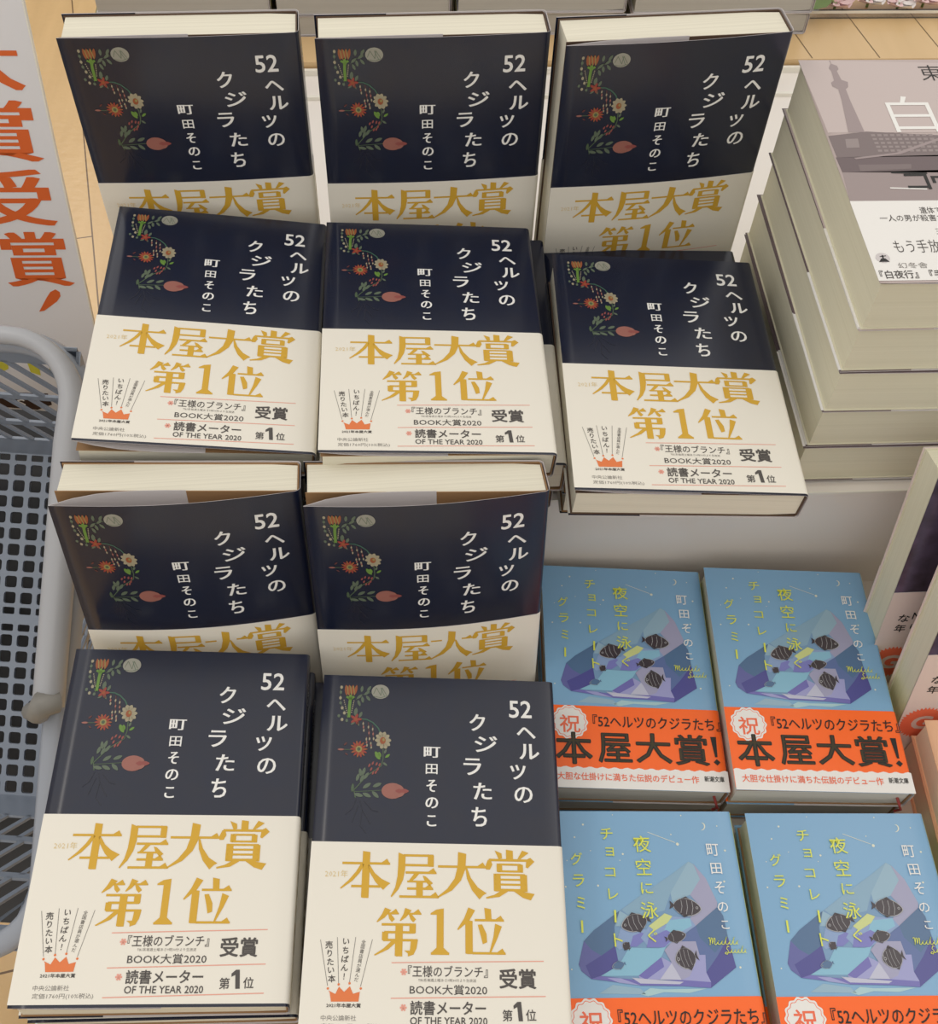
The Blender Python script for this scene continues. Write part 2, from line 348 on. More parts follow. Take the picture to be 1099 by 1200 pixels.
SW, SH, SBAND = 105, 151, 51.8
BLUE = dict(sky=(.22, .42, .64), star=(.75, .76, .62), yel=(.72, .76, .10), fish=(.055, .045, .055), stripe=(.42, .42, .44),
            f1=(.19, .33, .52), f2=(.25, .41, .55), f3=(.36, .36, .52), f4=(.115, .17, .37), f5=(.085, .085, .30), f6=(.09, .17, .31), f7=(.13, .14, .37),
            f8=(.25, .50, .66), f9=(.34, .35, .62), f10=(.52, .53, .66), f11=(.26, .37, .60), f12=(.20, .21, .53), glow=(.60, .66, .28), f13=(.17, .16, .46), refl=(.40, .60, .64), f14=(.30, .46, .58))
for k, c in BLUE.items(): M['b_'+k] = material('picture_'+k, c, .22, .5)
M['lime'] = material('lime_paper', (.62, .72, .16), .4)
M['orange_band'] = material('orange_band', (1.0, .155, .022), .35, .4)
M['band_white'] = material('band_white', (.84, .82, .79), .4, .4)
M['coral'] = material('coral_ink', (.88, .17, .08), .5)
M['olive'] = material('olive_ink', (.045, .035, .012), .5)
def grammy_cover():
    P = Print()
    K = homog([(-30, 44), (898, 50), (1066, 1003), (52, 1009)], [(-SW/2, SH), (SW/2, SH), (SW/2, SBAND), (-SW/2, SBAND)])
    def poly(pts, c, layer=2): P.poly([K(*p) for p in pts], M['b_'+c], layer)
    poly([(680, 308), (705, 320), (770, 395), (830, 520), (860, 590), (885, 700), (928, 855), (800, 960), (660, 950), (440, 945), (270, 920), (190, 910), (140, 870), (125, 835), (150, 715), (200, 660), (330, 560), (440, 480), (600, 370)], 'f1', 1)
    lay = 2
    for pts, c in [
        ([(680, 308), (600, 370), (440, 480), (340, 555), (400, 600), (560, 560), (590, 470)], 'f2'),
        ([(680, 308), (590, 470), (600, 520), (690, 480), (740, 400), (705, 322)], 'f14'),
        ([(705, 320), (770, 395), (830, 520), (828, 545), (720, 640), (690, 600), (745, 545), (690, 480), (740, 400)], 'f3'),
        ([(150, 715), (200, 660), (330, 560), (305, 640), (310, 740), (240, 790), (190, 760)], 'f6'),
        ([(125, 835), (150, 715), (190, 760), (240, 790), (330, 840), (235, 895), (190, 910), (140, 870)], 'f7'),
        ([(190, 910), (235, 895), (330, 840), (310, 740), (240, 790), (160, 840)], 'f5'),
        ([(310, 640), (330, 560), (400, 600), (340, 640)], 'f14'),
        ([(310, 740), (340, 640), (480, 660), (440, 690), (380, 745), (330, 760)], 'f11'),
        ([(380, 750), (530, 755), (570, 745), (545, 800), (430, 895), (240, 895), (330, 840)], 'f8'),
        ([(400, 690), (440, 672), (490, 690), (420, 745), (385, 745)], 'f12'),
        ([(480, 640), (600, 590), (690, 600), (720, 640), (570, 745), (480, 748), (440, 700)], 'f11'),
        ([(580, 610), (690, 600), (700, 640), (610, 690), (560, 660)], 'f8'),
        ([(480, 700), (570, 660), (620, 690), (560, 750), (470, 750)], 'f12'),
        ([(545, 800), (600, 830), (545, 915), (440, 920), (430, 895)], 'f9'),
        ([(600, 828), (650, 918), (540, 915)], 'f10'),
        ([(430, 895), (545, 800), (560, 850), (470, 915)], 'f13'),
        ([(828, 545), (860, 590), (885, 700), (928, 855), (800, 960), (760, 900), (700, 900), (650, 918), (560, 765), (720, 640)], 'f4'),
        ([(828, 545), (860, 590), (885, 700), (820, 780), (740, 700), (720, 640)], 'f6'),
        ([(885, 700), (928, 855), (800, 960), (775, 880), (830, 800)], 'f5'),
        ([(560, 765), (600, 720), (720, 720), (740, 790), (690, 900), (650, 918)], 'f3'),
        ([(690, 900), (740, 790), (770, 790), (775, 880), (800, 930), (650, 918)], 'f9'),
        ([(480, 640), (560, 575), (600, 590), (575, 625), (510, 665)], 'glow'),
        ([(190, 910), (235, 895), (440, 920), (650, 918), (800, 930), (800, 960), (660, 950), (440, 945), (270, 920)], 'f13'),
        ([(270, 905), (340, 908), (440, 945), (330, 930)], 'f9'),
        ([(395, 905), (470, 912), (660, 928), (640, 940), (440, 935)], 'f10'),
    ]:
        lay += .25; poly(pts, c, lay)
    poly([(440, 990), (490, 958), (560, 965), (780, 962), (690, 985), (560, 980), (480, 1000)], 'refl'); poly([(230, 985), (300, 940), (440, 960), (470, 990)], 'f14')
    def fish(cx, cy, L, H, head, rot, c='fish', stripes=3):
        x, y, w, h = K.size(cx, cy, L, H); c0, s0 = math.cos(R(rot)), math.sin(R(rot))
        t = lambda a, b: (x+a*head*c0-b*s0, y+a*head*s0+b*c0)
        pts = []
        for i in range(20):
            q = 2*math.pi*i/20; a = math.cos(q); b = math.sin(q); pts.append(t(a*w/2, b*h/2*(1-.35*max(a, 0)**2)*(1-.15*(a < -.7))))
        P.poly(pts, M['b_stripe'], 12)
        pts = []
        for i in range(20):
            q = 2*math.pi*i/20; a = math.cos(q); b = math.sin(q); pts.append(t(a*w*.47, b*h*.46*(1-.35*max(a, 0)**2)))
        P.poly(pts, M['b_'+c], 13)
        P.poly([t(-w*.42, 0), t(-w*.62, h*.24), t(-w*.58, 0), t(-w*.62, -h*.24)], M['b_'+c], 12)
        P.poly([t(-w*.3, h*.36), t(-w*.05, h*.6), t(w*.15, h*.4)], M['b_'+c], 12); P.poly([t(-w*.3, -h*.36), t(-w*.1, -h*.58), t(w*.1, -h*.4)], M['b_'+c], 12)
        for k in range(stripes):
            a = -.22+.19*k; hh = .40*math.sqrt(max(.1, 1-(2*a)**2))
            P.path([t(a*w, hh*h), t((a+.04)*w, 0), t(a*w, -hh*h)], w*.016, M['b_stripe'], 14)
        P.ell(*t(w*.34, h*.04), h*.075, h*.075, M['b_stripe'], 14, n=10); P.ell(*t(w*.34, h*.04), h*.045, h*.045, M['b_fish'], 15, n=8)
    fish(405, 625, 140, 92, -1, 16); fish(675, 545, 145, 92, 1, -8); fish(668, 808, 108, 112, -1, 12, stripes=4); fish(622, 695, 100, 60, 1, 12, stripes=1)
    fish(365, 742, 40, 44, -1, -40, stripes=0); fish(325, 842, 66, 40, -1, 15, 'f6', 0)
    Y = M['b_yel']
    for s, x, y, w, h in [('夜', 440, 218, 88, 84), ('空', 450, 336, 76, 84), ('に', 468, 446, 60, 58), ('泳', 482, 560, 86, 86), ('ぐ', 500, 692, 50, 66),
                          ('チ', 260, 165, 62, 58), ('ョ', 277, 258, 42, 44), ('コ', 280, 363, 52, 46), ('レ', 297, 475, 50, 54), ('ト', 325, 712, 44, 68),
                          ('グ', 108, 293, 60, 64), ('ラ', 120, 405, 58, 62), ('ミ', 132, 520, 42, 62)]:
        cx, cy, w, h = K.size(x, y, w, h); P.text(s, cx, cy, w, h, Y, .003, 2, layer=17)
    for x, y in [(308, 590), (140, 642)]: P.line(*K(x-2, y-32), *K(x+2, y+32), 1.1, Y, 17)
    for s, x, y, w, h in [('町', 803, 250, 62, 62), ('田', 822, 346, 56, 56), ('そ', 840, 445, 50, 62), ('の', 857, 545, 54, 50), ('こ', 870, 637, 40, 42)]:
        cx, cy, w, h = K.size(x, y, w, h); P.text(s, cx, cy, w, h, M['white'], .006, 2, layer=17)
    # pen signature
    def script(x0, x1, y, h, caps, talls, n):
        pts = [(x0+a*(x1-x0)*.24, y+b*h) for a, b in caps]; w = (x1-x0)*.76/n
        for k in range(n):
            bx = x0+(x1-x0)*.26+k*w; top = -.62*h if k in talls else -.12*h
            pts += [(bx, y+.32*h), (bx+.45*w, y+top*.6), (bx+.6*w, y+top), (bx+.38*w, y+top*.5), (bx+.36*w, y+.28*h), (bx+.7*w, y+.34*h)]
        P.path([K(*p) for p in pts], .34, Y, 17)
    script(786, 940, 724, 40, [(-.1, -.45), (.12, -.55), (.2, .1), (.16, .4), (.34, -.5), (.48, -.45), (.5, .3), (.72, -.5), (.86, -.4), (.82, .3), (.95, .38)], (2, 4), 6)
    script(868, 982, 768, 38, [(.8, -.45), (.5, -.6), (.35, -.2), (.75, .15), (.5, .55), (.05, .45), (.2, .25), (.9, .35)], (3,), 5)
    a = [K(748+18*math.cos(R(t)), 127-20*math.sin(R(t))) for t in range(-110, 91, 20)]; b = [K(742+18*math.cos(R(t)), 127-19*math.sin(R(t))) for t in range(80, -101, -20)]
    P.poly(a+b, M['b_star'], 2)
    P.line(*K(470, 155), *K(612, 210), .3, M['b_star'], 2); P.ell(*K(624, 218), .9, .9, M['b_star'], 3, n=8)
    for x, y, r_ in [(140, 115, .6), (55, 435, .5), (220, 430, .6), (345, 268, .6), (98, 180, .5), (640, 70, .4), (868, 252, .6), (865, 412, .6), (950, 855, .6), (290, 65, .3), (590, 168, .4), (825, 125, .4), (330, 300, .3), (60, 300, .3), (90, 860, .4), (180, 250, .3)]: P.ell(*K(x, y), r_, r_, M['b_star'], 2, n=7)
    return P
def grammy_band():
    P = Print()
    K = homog([(30, 39), (964, 67), (1081, 522), (105, 469)], [(-SW/2, SBAND), (SW/2, SBAND), (SW/2, 0), (-SW/2, 0)])
    pts = [(-SW/2, .05), (SW/2, .05)]; n = 64
    for i in range(n+1):
        x = SW/2-SW*i/n; pts.append((x, 12.6+.5*math.sin(i*math.pi/2.2)))
    P.poly(pts, M['band_white'], 1)
    cx, cy, w, h = K.size(158, 131, 186, 166); r0 = (w+h)/4
    sc = lambda r_, m, l: P.poly([(cx+r_*(1+.045*math.cos(14*t))*math.cos(t), cy+r_*(1+.045*math.cos(14*t))*math.sin(t)) for t in [2*math.pi*i/84 for i in range(84)]], m, l)
    sc(r0, M['band_white'], 2); sc(r0*.90, M['coral'], 3); sc(r0*.865, M['band_white'], 4)
    def T(s, x, y, w, h, m, off, layer=5, smear=0):
        a, b, ww, hh = K.size(x, y, w, h); P.text(s, a, b, ww, hh, M[m], off, 2, smear, layer)
    T('祝', 160, 140, 106, 92, 'coral', .012)
    T('『52ヘルツのクジラたち』', 622, 138, 698, 68, 'black', .010)
    for s, x, y, w, h in [('本', 198, 268, 190, 166), ('屋', 412, 271, 180, 156), ('大', 620, 274, 196, 158), ('賞', 832, 286, 192, 164)]:
        T(s, x, y, w, h, 'black', .020); T(s, x, y, w*.95, h*.95, 'olive', -.014, 7)
    a = K(966, 290); P.poly([(a[0]-1.9, a[1]+8.6), (a[0]+1.6, a[1]+8.6), (a[0]+.9, a[1]-4.2), (a[0]-.5, a[1]-4.2)], M['black'], 5)
    P.poly([(a[0]+.3, a[1]-9.4), (a[0]-1.8, a[1]-7.4), (a[0]+.3, a[1]-5.4), (a[0]+2.3, a[1]-7.4)], M['black'], 5)
    T('大胆な仕掛けに満ちた伝説のデビュー作', 505, 430, 752, 40, 'coral', .012)
    T('新潮文庫', 980, 448, 112, 30, 'black', .012)
    return P

# ---------------------------------------------------------------- book builder
def sheet(mb, path, ys, m_out, m_in, t=.18, z_of=None):
    """a paper sheet: path(y) gives cross-section points (x, z) running fore-edge -> spine -> back"""
    rows = [path(y) for y in ys]; n = len(rows[0]); out = []; inn = []
    for y, pts in zip(ys, rows):
        for i, (x, z) in enumerate(pts):
            a = pts[max(i-1, 0)]; b = pts[min(i+1, n-1)]; d = Vector((b[0]-a[0], b[1]-a[1])); d = d.normalized() if d.length else Vector((1, 0))
            out.append((x, y, z)); inn.append((x+d.y*t, y, z-d.x*t))
    fs = [(j*n+i, (j+1)*n+i, (j+1)*n+i+1, j*n+i+1) for j in range(len(ys)-1) for i in range(n-1)]
    mats = m_out if callable(m_out) else (lambda i: m_out)
    k0 = len(mb.v)
    mb.v += out
    for f in fs:
        i = f[0] % n; mb.f.append(tuple(k0+q for q in (f[3], f[2], f[1], f[0])) if False else tuple(k0+q for q in (f[0], f[3], f[2], f[1]))); mb.m.append(mb.mi(mats(i))); mb.smooth.append(True)
    mb.faces(inn, [(f[0], f[1], f[2], f[3]) for f in fs], m_in, True)
    for j in (0, len(ys)-1):
        for i in range(n-1):
            mb.poly([out[j*n+i], out[j*n+i+1], inn[j*n+i+1], inn[j*n+i]], m_in)
    for i in (0, n-1):
        for j in range(len(ys)-1): mb.poly([out[j*n+i], out[(j+1)*n+i], inn[(j+1)*n+i], inn[j*n+i]], m_in)

def book_parts(root, W, H, T, gap=.6, bulge=0, band_h=0, jm='navy', bm='band', cover=None, band_print=None, pages='pages', board='board', spine_m=None, band_spine=None, spine_text=None, flap=True, shift=(0, 0, 0), back_m=None):
    """local frame: x from fore-edge (-W/2) to spine (+W/2), y up the cover, z = 0 on the front; the root sits at (0,0,-T) or (0,0,0)"""
    rad = 2.6 if T > 14 else 1.2
    S = lambda x: min(1, max(0, (W/2-x)/W))
    fz = lambda x: bulge*math.sin(math.pi*min(1, max(0, (W/2-x)/W)))
    bz = lambda x: -T-gap*S(x)
    def path(off, flap_len, back_flap):
        pts = []
        if flap_len:
            for k in range(6, 0, -1):
                u = k/6; x = -W/2+flap_len*u
                pts.append((x, min(-.4, -(gap*S(x)+.5)*(1-(1-u)**3))))
            pts.append((-W/2-off, -.25))
        N = 14
        for i in range(N+1):
            x = -W/2+(W-rad)*i/N; pts.append((x-(off if i == 0 else 0), fz(x)+off))
        for k in range(1, 5):
            a = math.pi/2*(1-k/4); pts.append((W/2-rad+(rad+off)*math.cos(a), -rad+(rad+off)*math.sin(a)))
        for k in range(1, 3): pts.append((W/2+off, -rad-(T-2*rad)*k/3))
        for k in range(0, 5):
            a = -math.pi/2*k/4; pts.append((W/2-rad+(rad+off)*math.cos(a), -T+rad+(rad+off)*math.sin(a)))
        for i in range(1, 9):
            x = W/2-rad-(W-rad)*i/8; pts.append((x-(off if i == 8 else 0), bz(x)-off))
        if back_flap:
            pts.append((-W/2-off, bz(-W/2)+.5)); pts.append((-W/2+back_flap, bz(-W/2+back_flap)+.5))
        return pts
    sh = Vector(shift)
    mv = (lambda p: p)
    o0 = lambda mb: setattr(mb, 'v', [tuple(Vector(v)+sh) for v in mb.v])
    # page block
    b = MB(); i_ = 1.6
    zf = lambda x: -1.3-gap*S(x); zb = lambda x: -T+1.1-gap*S(x)
    x0, x1 = -W/2+2, W/2-1.8
    xs = [x0+(x1-x0)*k/8 for k in range(9)]
    ztop = [zf(x) for x in xs]; zbot = [zb(x) for x in xs]
    ztop[-1] -= 1.2; zbot[-1] += 1.2
    for k in range(8):
        for y, fl in ((i_, 0), (H-i_, 1)):
            q = [(xs[k], y, zbot[k]), (xs[k+1], y, zbot[k+1]), (xs[k+1], y, ztop[k+1]), (xs[k], y, ztop[k])]
            b.poly(q if not fl else q[::-1], M[pages])
        b.poly([(xs[k], i_, ztop[k]), (xs[k+1], i_, ztop[k+1]), (xs[k+1], H-i_, ztop[k+1]), (xs[k], H-i_, ztop[k])], M[pages])
        b.poly([(xs[k], i_, zbot[k]), (xs[k], H-i_, zbot[k]), (xs[k+1], H-i_, zbot[k+1]), (xs[k+1], i_, zbot[k+1])], M[pages])
    for k, fl in ((0, 0), (8, 1)):
        q = [(xs[k], i_, zbot[k]), (xs[k], i_, ztop[k]), (xs[k], H-i_, ztop[k]), (xs[k], H-i_, zbot[k])]
        b.poly(q if not fl else q[::-1], M[pages])
    o0(b); b.build('page_block', root)
    # soft board cover round the page block
    b = MB(); c = [(-W/2+1, zf(-W/2+1)+.75), (W/2-2, zf(W/2)+.75), (W/2-1.0, -2.2), (W/2-1.0, -T+2.2), (W/2-2, zb(W/2)-.6), (-W/2+1, zb(-W/2+1)-.6)]
    sheet(b, lambda y: c, [.8, H-.8], M[board], M[board], .55); o0(b); b.build('cover_board', root)
    # jacket
    b = MB(); npt = len(path(0, 70 if flap else 0, 40)); fl_n = 7 if flap else 0
    n_front = 15
    def mj(i):
        if i < fl_n: return M['inner'] if False else M[jm]
        if i < fl_n+n_front+1: return M[jm]
        if i < fl_n+n_front+10: return M[spine_m or jm]
        return M[back_m or jm]
    sheet(b, lambda y: path(0, 70 if flap else 0, 40), [H*k/6 for k in range(7)], mj, M['inner'], .2)
    if cover: cover.onto(b, lambda x, y, l: (x, y, fz(x)+.06+.045*l))
    if spine_text:
        P = Print(); n = len(spine_text)
        for k, ch in enumerate(spine_text):
            if ch != ' ': P.text(ch, 0, H-16-(H-40-band_h)*k/n*1.0, T*.30, min(T*.30, (H-40-band_h)/n*.85), M['white'], .01, 1)
        P.onto(b, lambda x, y, l: (W/2+.12, y, -T/2-x))
    o0(b); b.build('jacket', root)
    if band_h:
        b = MB()
        mbd = lambda i: M[band_spine] if (band_spine and 17 <= i < 26) else M[bm]
        sheet(b, lambda y: path(.28, 0, 30), [1.4+(band_h-1.4)*k/4 for k in range(5)], mbd, M['inner'], .18)
        if band_print: band_print.onto(b, lambda x, y, l: (x, y, fz(x)+.34+.045*l))
        if spine_text and band_h > 60:
            P = Print()
            for k, ch in enumerate('本屋大賞第1位'): P.text(ch, 0, band_h-10-9*k, 6.5, 6, M['gold2'], .01, 1)
            P.text('中央公論新社', 0, 12, 4, 3, M['ink2'], 0, 1)
            P.onto(b, lambda x, y, l: (W/2+.4, y, -T/2-x))
        o0(b); b.build('paper_band', root)

def book_matrix(pose, base):
    """pose: centre of the front cover in mm before the turn, yaw, tilt, roll; base: local origin offset from that centre"""
    x, y, z, yaw, tilt, roll = pose
    Rm = Matrix.Rotation(yaw, 4, 'Z') @ Matrix.Rotation(tilt, 4, 'X') @ Matrix.Rotation(roll, 4, 'Y')
    p = TURN_M @ (Vector((x, y, z)) + (Rm @ Vector(base)))
    Rm = TURN_M @ Rm
    return Matrix.Translation(W3(p)) @ Rm

def copy_tree(o, parent=None):
    c = o.copy(); COL.objects.link(c)
    if parent: c.parent = parent
    for ch in list(o.children): copy_tree(ch, c)
    return c

POSE = {
 'BL': (-170.76, 552.81, -449.94, .13007, 1.5553, .00136), 'BM': (-31.98, 561.32, -448.23, .13314, 1.5461, .0038), 'BR': (103.88, 569.85, -446.89, .1807, 1.5681, .0140),
 'ML': (-158.09, 465.12, -484.18, .08033, .00266, .11975), 'MM': (-26.29, 466.04, -482.23, .09151, -.02081, .05219), 'MR': (115.22, 455.71, -491.82, .06457, -.01796, .04777),
 'SL': (-150.73, 313.12, -572.0, .14494, 1.33915, -.00881), 'SM': (-19.38, 319.8, -569.91, .11751, 1.34405, .02654),
 'FL': (-145.13, 198.29, -571.22, .06834, .00298, .07496), 'FM': (-7.27, 191.62, -575.46, .04941, -.00378, .05786),
 'B1': (104.07, 317.67, -619.2, .03916, -.00963, .0494), 'B2': (209.62, 319.82, -613.98, .04271, -.01569, .03732),
 'B3': (111.64, 153.33, -615.24, .0733, -.0116, .0667), 'B4': (223.65, 160.27, -620.84, .06192, -.02467, .03075),
 'G': (254.79, 520.06, -386.24, .09017, .00043, 0.0)}
SIZE = dict(BL=1.02, BM=1.02, BR=1.02, ML=.985, MM=.985, MR=.985, SL=.99, SM=.99)      # small differences in the copies' size
for k_, f_ in SIZE.items(): POSE[k_] = tuple(v*f_ for v in POSE[k_][:3])+POSE[k_][3:]
Z_TABLE, Z_SHELF = -664.0, -555.5

# ================================================================= SETTING
M['floor'] = None
_p = ray(-2, -1165); PLANK = math.atan2(_p.x, _p.y)             # the planks run a little askew of the table
def floor_material():
    m = bpy.data.materials.new('wood_floor'); m.use_nodes = True; nt = m.node_tree; b = nt.nodes['Principled BSDF']
    tc = nt.nodes.new('ShaderNodeTexCoord'); mp = nt.nodes.new('ShaderNodeMapping'); mp.inputs['Rotation'].default_value = (0, 0, R(90)+PLANK)
    nt.links.new(tc.outputs['Object'], mp.inputs[0])
    br = nt.nodes.new('ShaderNodeTexBrick'); br.inputs['Scale'].default_value = 1; br.inputs['Brick Width'].default_value = .9; br.inputs['Row Height'].default_value = .13
    br.inputs['Mortar Size'].default_value = .0016; br.inputs['Color1'].default_value = (.80, .56, .28, 1); br.inputs['Color2'].default_value = (.74, .50, .24, 1); br.inputs['Mortar'].default_value = (.16, .09, .04, 1)
    br.inputs['Mortar Smooth'].default_value = .2
    nt.links.new(mp.outputs[0], br.inputs[0])
    nz = nt.nodes.new('ShaderNodeTexNoise'); nz.inputs['Scale'].default_value = 3; nz.inputs['Detail'].default_value = 8
    m2 = nt.nodes.new('ShaderNodeMapping'); m2.inputs['Scale'].default_value = (9, 1.2, 1); m2.inputs['Rotation'].default_value = (0, 0, PLANK); nt.links.new(tc.outputs['Object'], m2.inputs[0]); nt.links.new(m2.outputs[0], nz.inputs[0])
    mx = nt.nodes.new('ShaderNodeMix'); mx.data_type = 'RGBA'; mx.blend_type = 'MULTIPLY'; mx.inputs[0].default_value = .35
    nt.links.new(br.outputs['Color'], mx.inputs[6]); nt.links.new(nz.outputs['Color'], mx.inputs[7]); 
    rp = nt.nodes.new('ShaderNodeValToRGB'); rp.color_ramp.elements[0].color = (.7, .66, .6, 1); rp.color_ramp.elements[1].color = (1, 1, 1, 1); rp.color_ramp.elements[0].position = .3; rp.color_ramp.elements[1].position = .7
    nt.links.new(nz.outputs['Fac'], rp.inputs[0]); nt.links.new(rp.outputs[0], mx.inputs[7]); nt.links.new(mx.outputs[2], b.inputs['Base Color'])
    n3 = nt.nodes.new('ShaderNodeTexNoise'); n3.inputs['Scale'].default_value = 60; bp = nt.nodes.new('ShaderNodeBump'); bp.inputs['Strength'].default_value = .25; bp.inputs['Distance'].default_value = .002
    nt.links.new(tc.outputs['Object'], n3.inputs[0]); nt.links.new(n3.outputs['Fac'], bp.inputs['Height']); nt.links.new(bp.outputs[0], b.inputs['Normal'])
    b.inputs['Roughness'].default_value = .22
    return m
M['floor'] = floor_material()
fb = MB(); fb.box(-2600, 2600, -1400, 4200, -1520, -1500, M['floor'])
fo = fb.build('floor', None); fo.location = (0, 0, EYE); tag(fo, 'glossy light wooden plank floor', 'floor', kind='structure')

M['wall'] = material('cream_wall_paint', (.70, .66, .60), .8, .3)
for nm, q in (('wall_back', (-2600, 2600, 4200, 4280)), ('wall_front', (-2600, 2600, -1480, -1400)), ('wall_left', (-2680, -2600, -1400, 4200)), ('wall_right', (2600, 2680, -1400, 4200))):
    b = MB(); b.box(*q, -1500, -250, M['wall']); o = b.build(nm, None); o.location = (0, 0, EYE); tag(o, 'low cream shop partition wall', 'wall', kind='structure')
M['acryl'] = material('beige_acrylic', (.82, .77, .72), .28, .5)
M['acryl_edge'] = material('acrylic_edge', (.85, .82, .74), .15, .6)
M['table'] = material('pale_table_board', (.66, .60, .52), .4, .5)
M['dark'] = material('dark_metal_and_shade', (.03, .03, .033), .5, .5)  # dark legs; also the sheet that paints shade under the basket

# display table: top board and four legs
TX0, TX1, TY0, TY1 = -178, 560, 60, 831
t = empty_at('display_table', (180, 450, -1500)); tag(t, 'low beige display table under all the stacked and leaning books', 'table')
b = MB(); b.box(TX0-180, TX1-180, TY0-450, TY1-450, 1500+Z_TABLE-25, 1500+Z_TABLE, M['table']); b.build('table_top', t)
for x in (TX0+30, TX1-30):
    for y in (TY0+30, TY1-30):
        b = MB(); b.box(x-180-20, x-180+20, y-450-20, y-450+20, 0, 1500+Z_TABLE-25, M['table']); b.build('leg', t)
# step shelf: a hollow acrylic box open underneath
SX0, SX1, SY0, SY1 = -172, 560, 392, 830
t = empty_at('step_shelf', (170, 600, Z_TABLE)); tag(t, 'pale beige acrylic step shelf carrying the upper rows of books', 'shelf')
h = Z_SHELF-Z_TABLE
b = MB(); b.box(SX0-170, SX1-170, SY0-600+4, SY1-600, h-4, h, M['acryl']); b.build('shelf_top', t)
b = MB(); b.box(SX0-170, SX1-170, SY0-600, SY0-600+4, 0, h+2.5, M['acryl']); b.build('front_panel', t)
b = MB(); b.box(SX0-170, SX1-170, SY1-600-4, SY1-600, 0, h-4, M['acryl']); b.build('back_panel', t)
for x in (SX0-170, SX1-170-4): 
    b = MB(); b.box(x, x+4, SY0-600+4, SY1-600-4, 0, h-4, M['acryl']); b.build('side_panel', t)
b = MB(); b.box(SX0-170, SX1-170, SY0-600-1.2, SY0-600, h+.3, h+2.5, M['acryl_edge']); b.build('front_lip', t)
b = MB(); b.box(SX0-170, SX1-170, SY1-600-36, SY1-600-33, h, h+3, M['acryl_edge']); b.build('back_ridge', t)
b = MB(); b.box(SX0-170, SX1-170, SY1-600-3, SY1-600, h, h+5, M['acryl_edge']); b.build('back_lip', t)

# ================================================================= THE NAVY NOVELS
NAVY_COVER, NAVY_BAND = whale_cover(), prize_band()
SPINE = '52ヘルツのクジラたち 町田そのこ'
GROUP_N = 'navy novels with cream prize bands'
M['board_dark'] = material('dark_brown_board', (.12, .075, .05), .6, .3)
def navy(key, T, gap, bulge, label, stand):
    base = (0, -BH/2, -T/2) if stand else (0, 0, -T)
    f = SIZE.get(key, 1.0)
    root = empty('novel', book_matrix(POSE[key], [v*f for v in base]) @ Matrix.Scale(f, 4))
    off = (0, 0, T/2) if stand else (0, -BH/2, T)
    book_parts(root, BW, BH, T, gap, bulge, BAND, 'navy', 'band', NAVY_COVER, NAVY_BAND, spine_text=SPINE, shift=off, board='board_dark' if key in ('MR', 'BL', 'BM', 'BR', 'FM') else 'board')
    return tag(root, label, 'book', GROUP_N)
navy('BL', 23, 1.0, 2.0, 'navy floral novel standing at the left end of the rearmost row', True)
navy('BM', 23, 1.0, 2.0, 'navy floral novel standing in the middle of the rearmost row', True)
navy('BR', 24, 4.0, 2.5, 'navy floral novel standing at the right end of the rearmost row', True)
navy('SL', 25, 12.0, 5.0, 'navy floral novel leaning upright with gaping jacket beside the basket, left of two', True)
navy('SM', 26, 11.0, 5.0, 'navy floral novel leaning upright with gaping jacket, right of two, above the blue paperbacks', True)

class LowerBook:
    """a stack's lower copies: built once per thickness, then copied"""
    cache = {}
    def __init__(s): pass
def lower(kind, T, mat, label, group):
    k = (kind, round(T, 2))
    if k not in LowerBook.cache:
        root = empty('novel' if kind == 'navy' else 'paperback' if kind == 'blue' else 'thick_novel', mat)
        if kind == 'navy': book_parts(root, BW, BH, T, .3, 0, BAND, 'navy', 'band', spine_text=SPINE, shift=(0, -BH/2, T))
        elif kind == 'blue': book_parts(root, SW, SH, T, .3, 0, SBAND, 'b_sky', 'orange_band', pages='page_white', spine_m='lime', shift=(0, -SH/2, T), flap=False)
        LowerBook.cache[k] = root; r = root
    else:
        r = copy_tree(LowerBook.cache[k]); r.matrix_world = mat
    return tag(r, label, 'book', group)
def stack_under(kind, key, T, n, zbase, labels, group, offs, gap=1.0, W=BW, H=BH):
    x, y, z, yaw, tilt, roll = POSE[key]
    r0 = roll-math.atan(gap/W); da = r0/(n+1); dt = tilt/(n+1)
    cl = W/2*abs(da)+H/2*abs(dt)+1.0
    Rm = Matrix.Rotation(yaw, 4, 'Z') @ Matrix.Rotation(tilt, 4, 'X') @ Matrix.Rotation(roll, 4, 'Y')
    zt = (Vector((x, y, z))+Rm @ Vector((0, 0, -T-gap/2-.6))).z
    Tn = (zt-zbase-.8-(n+1)*cl)/n
    for i in range(n):
        dx, dy, dyaw = offs[i % len(offs)]
        zi = zt-cl-i*(Tn+cl)
        pose = (x+dx, y+dy, zi-.5, yaw+R(dyaw), tilt-dt*(i+1), r0-da*(i+1))
        lower(kind, Tn-1.0, book_matrix(pose, (0, 0, -(Tn-1.0))), labels[i], group)
ORD = ['second', 'third', 'fourth', 'fifth', 'sixth']
def lab(what, where, n): return ['%s, %s from the top of %s' % (what, ORD[i], where) for i in range(n)]

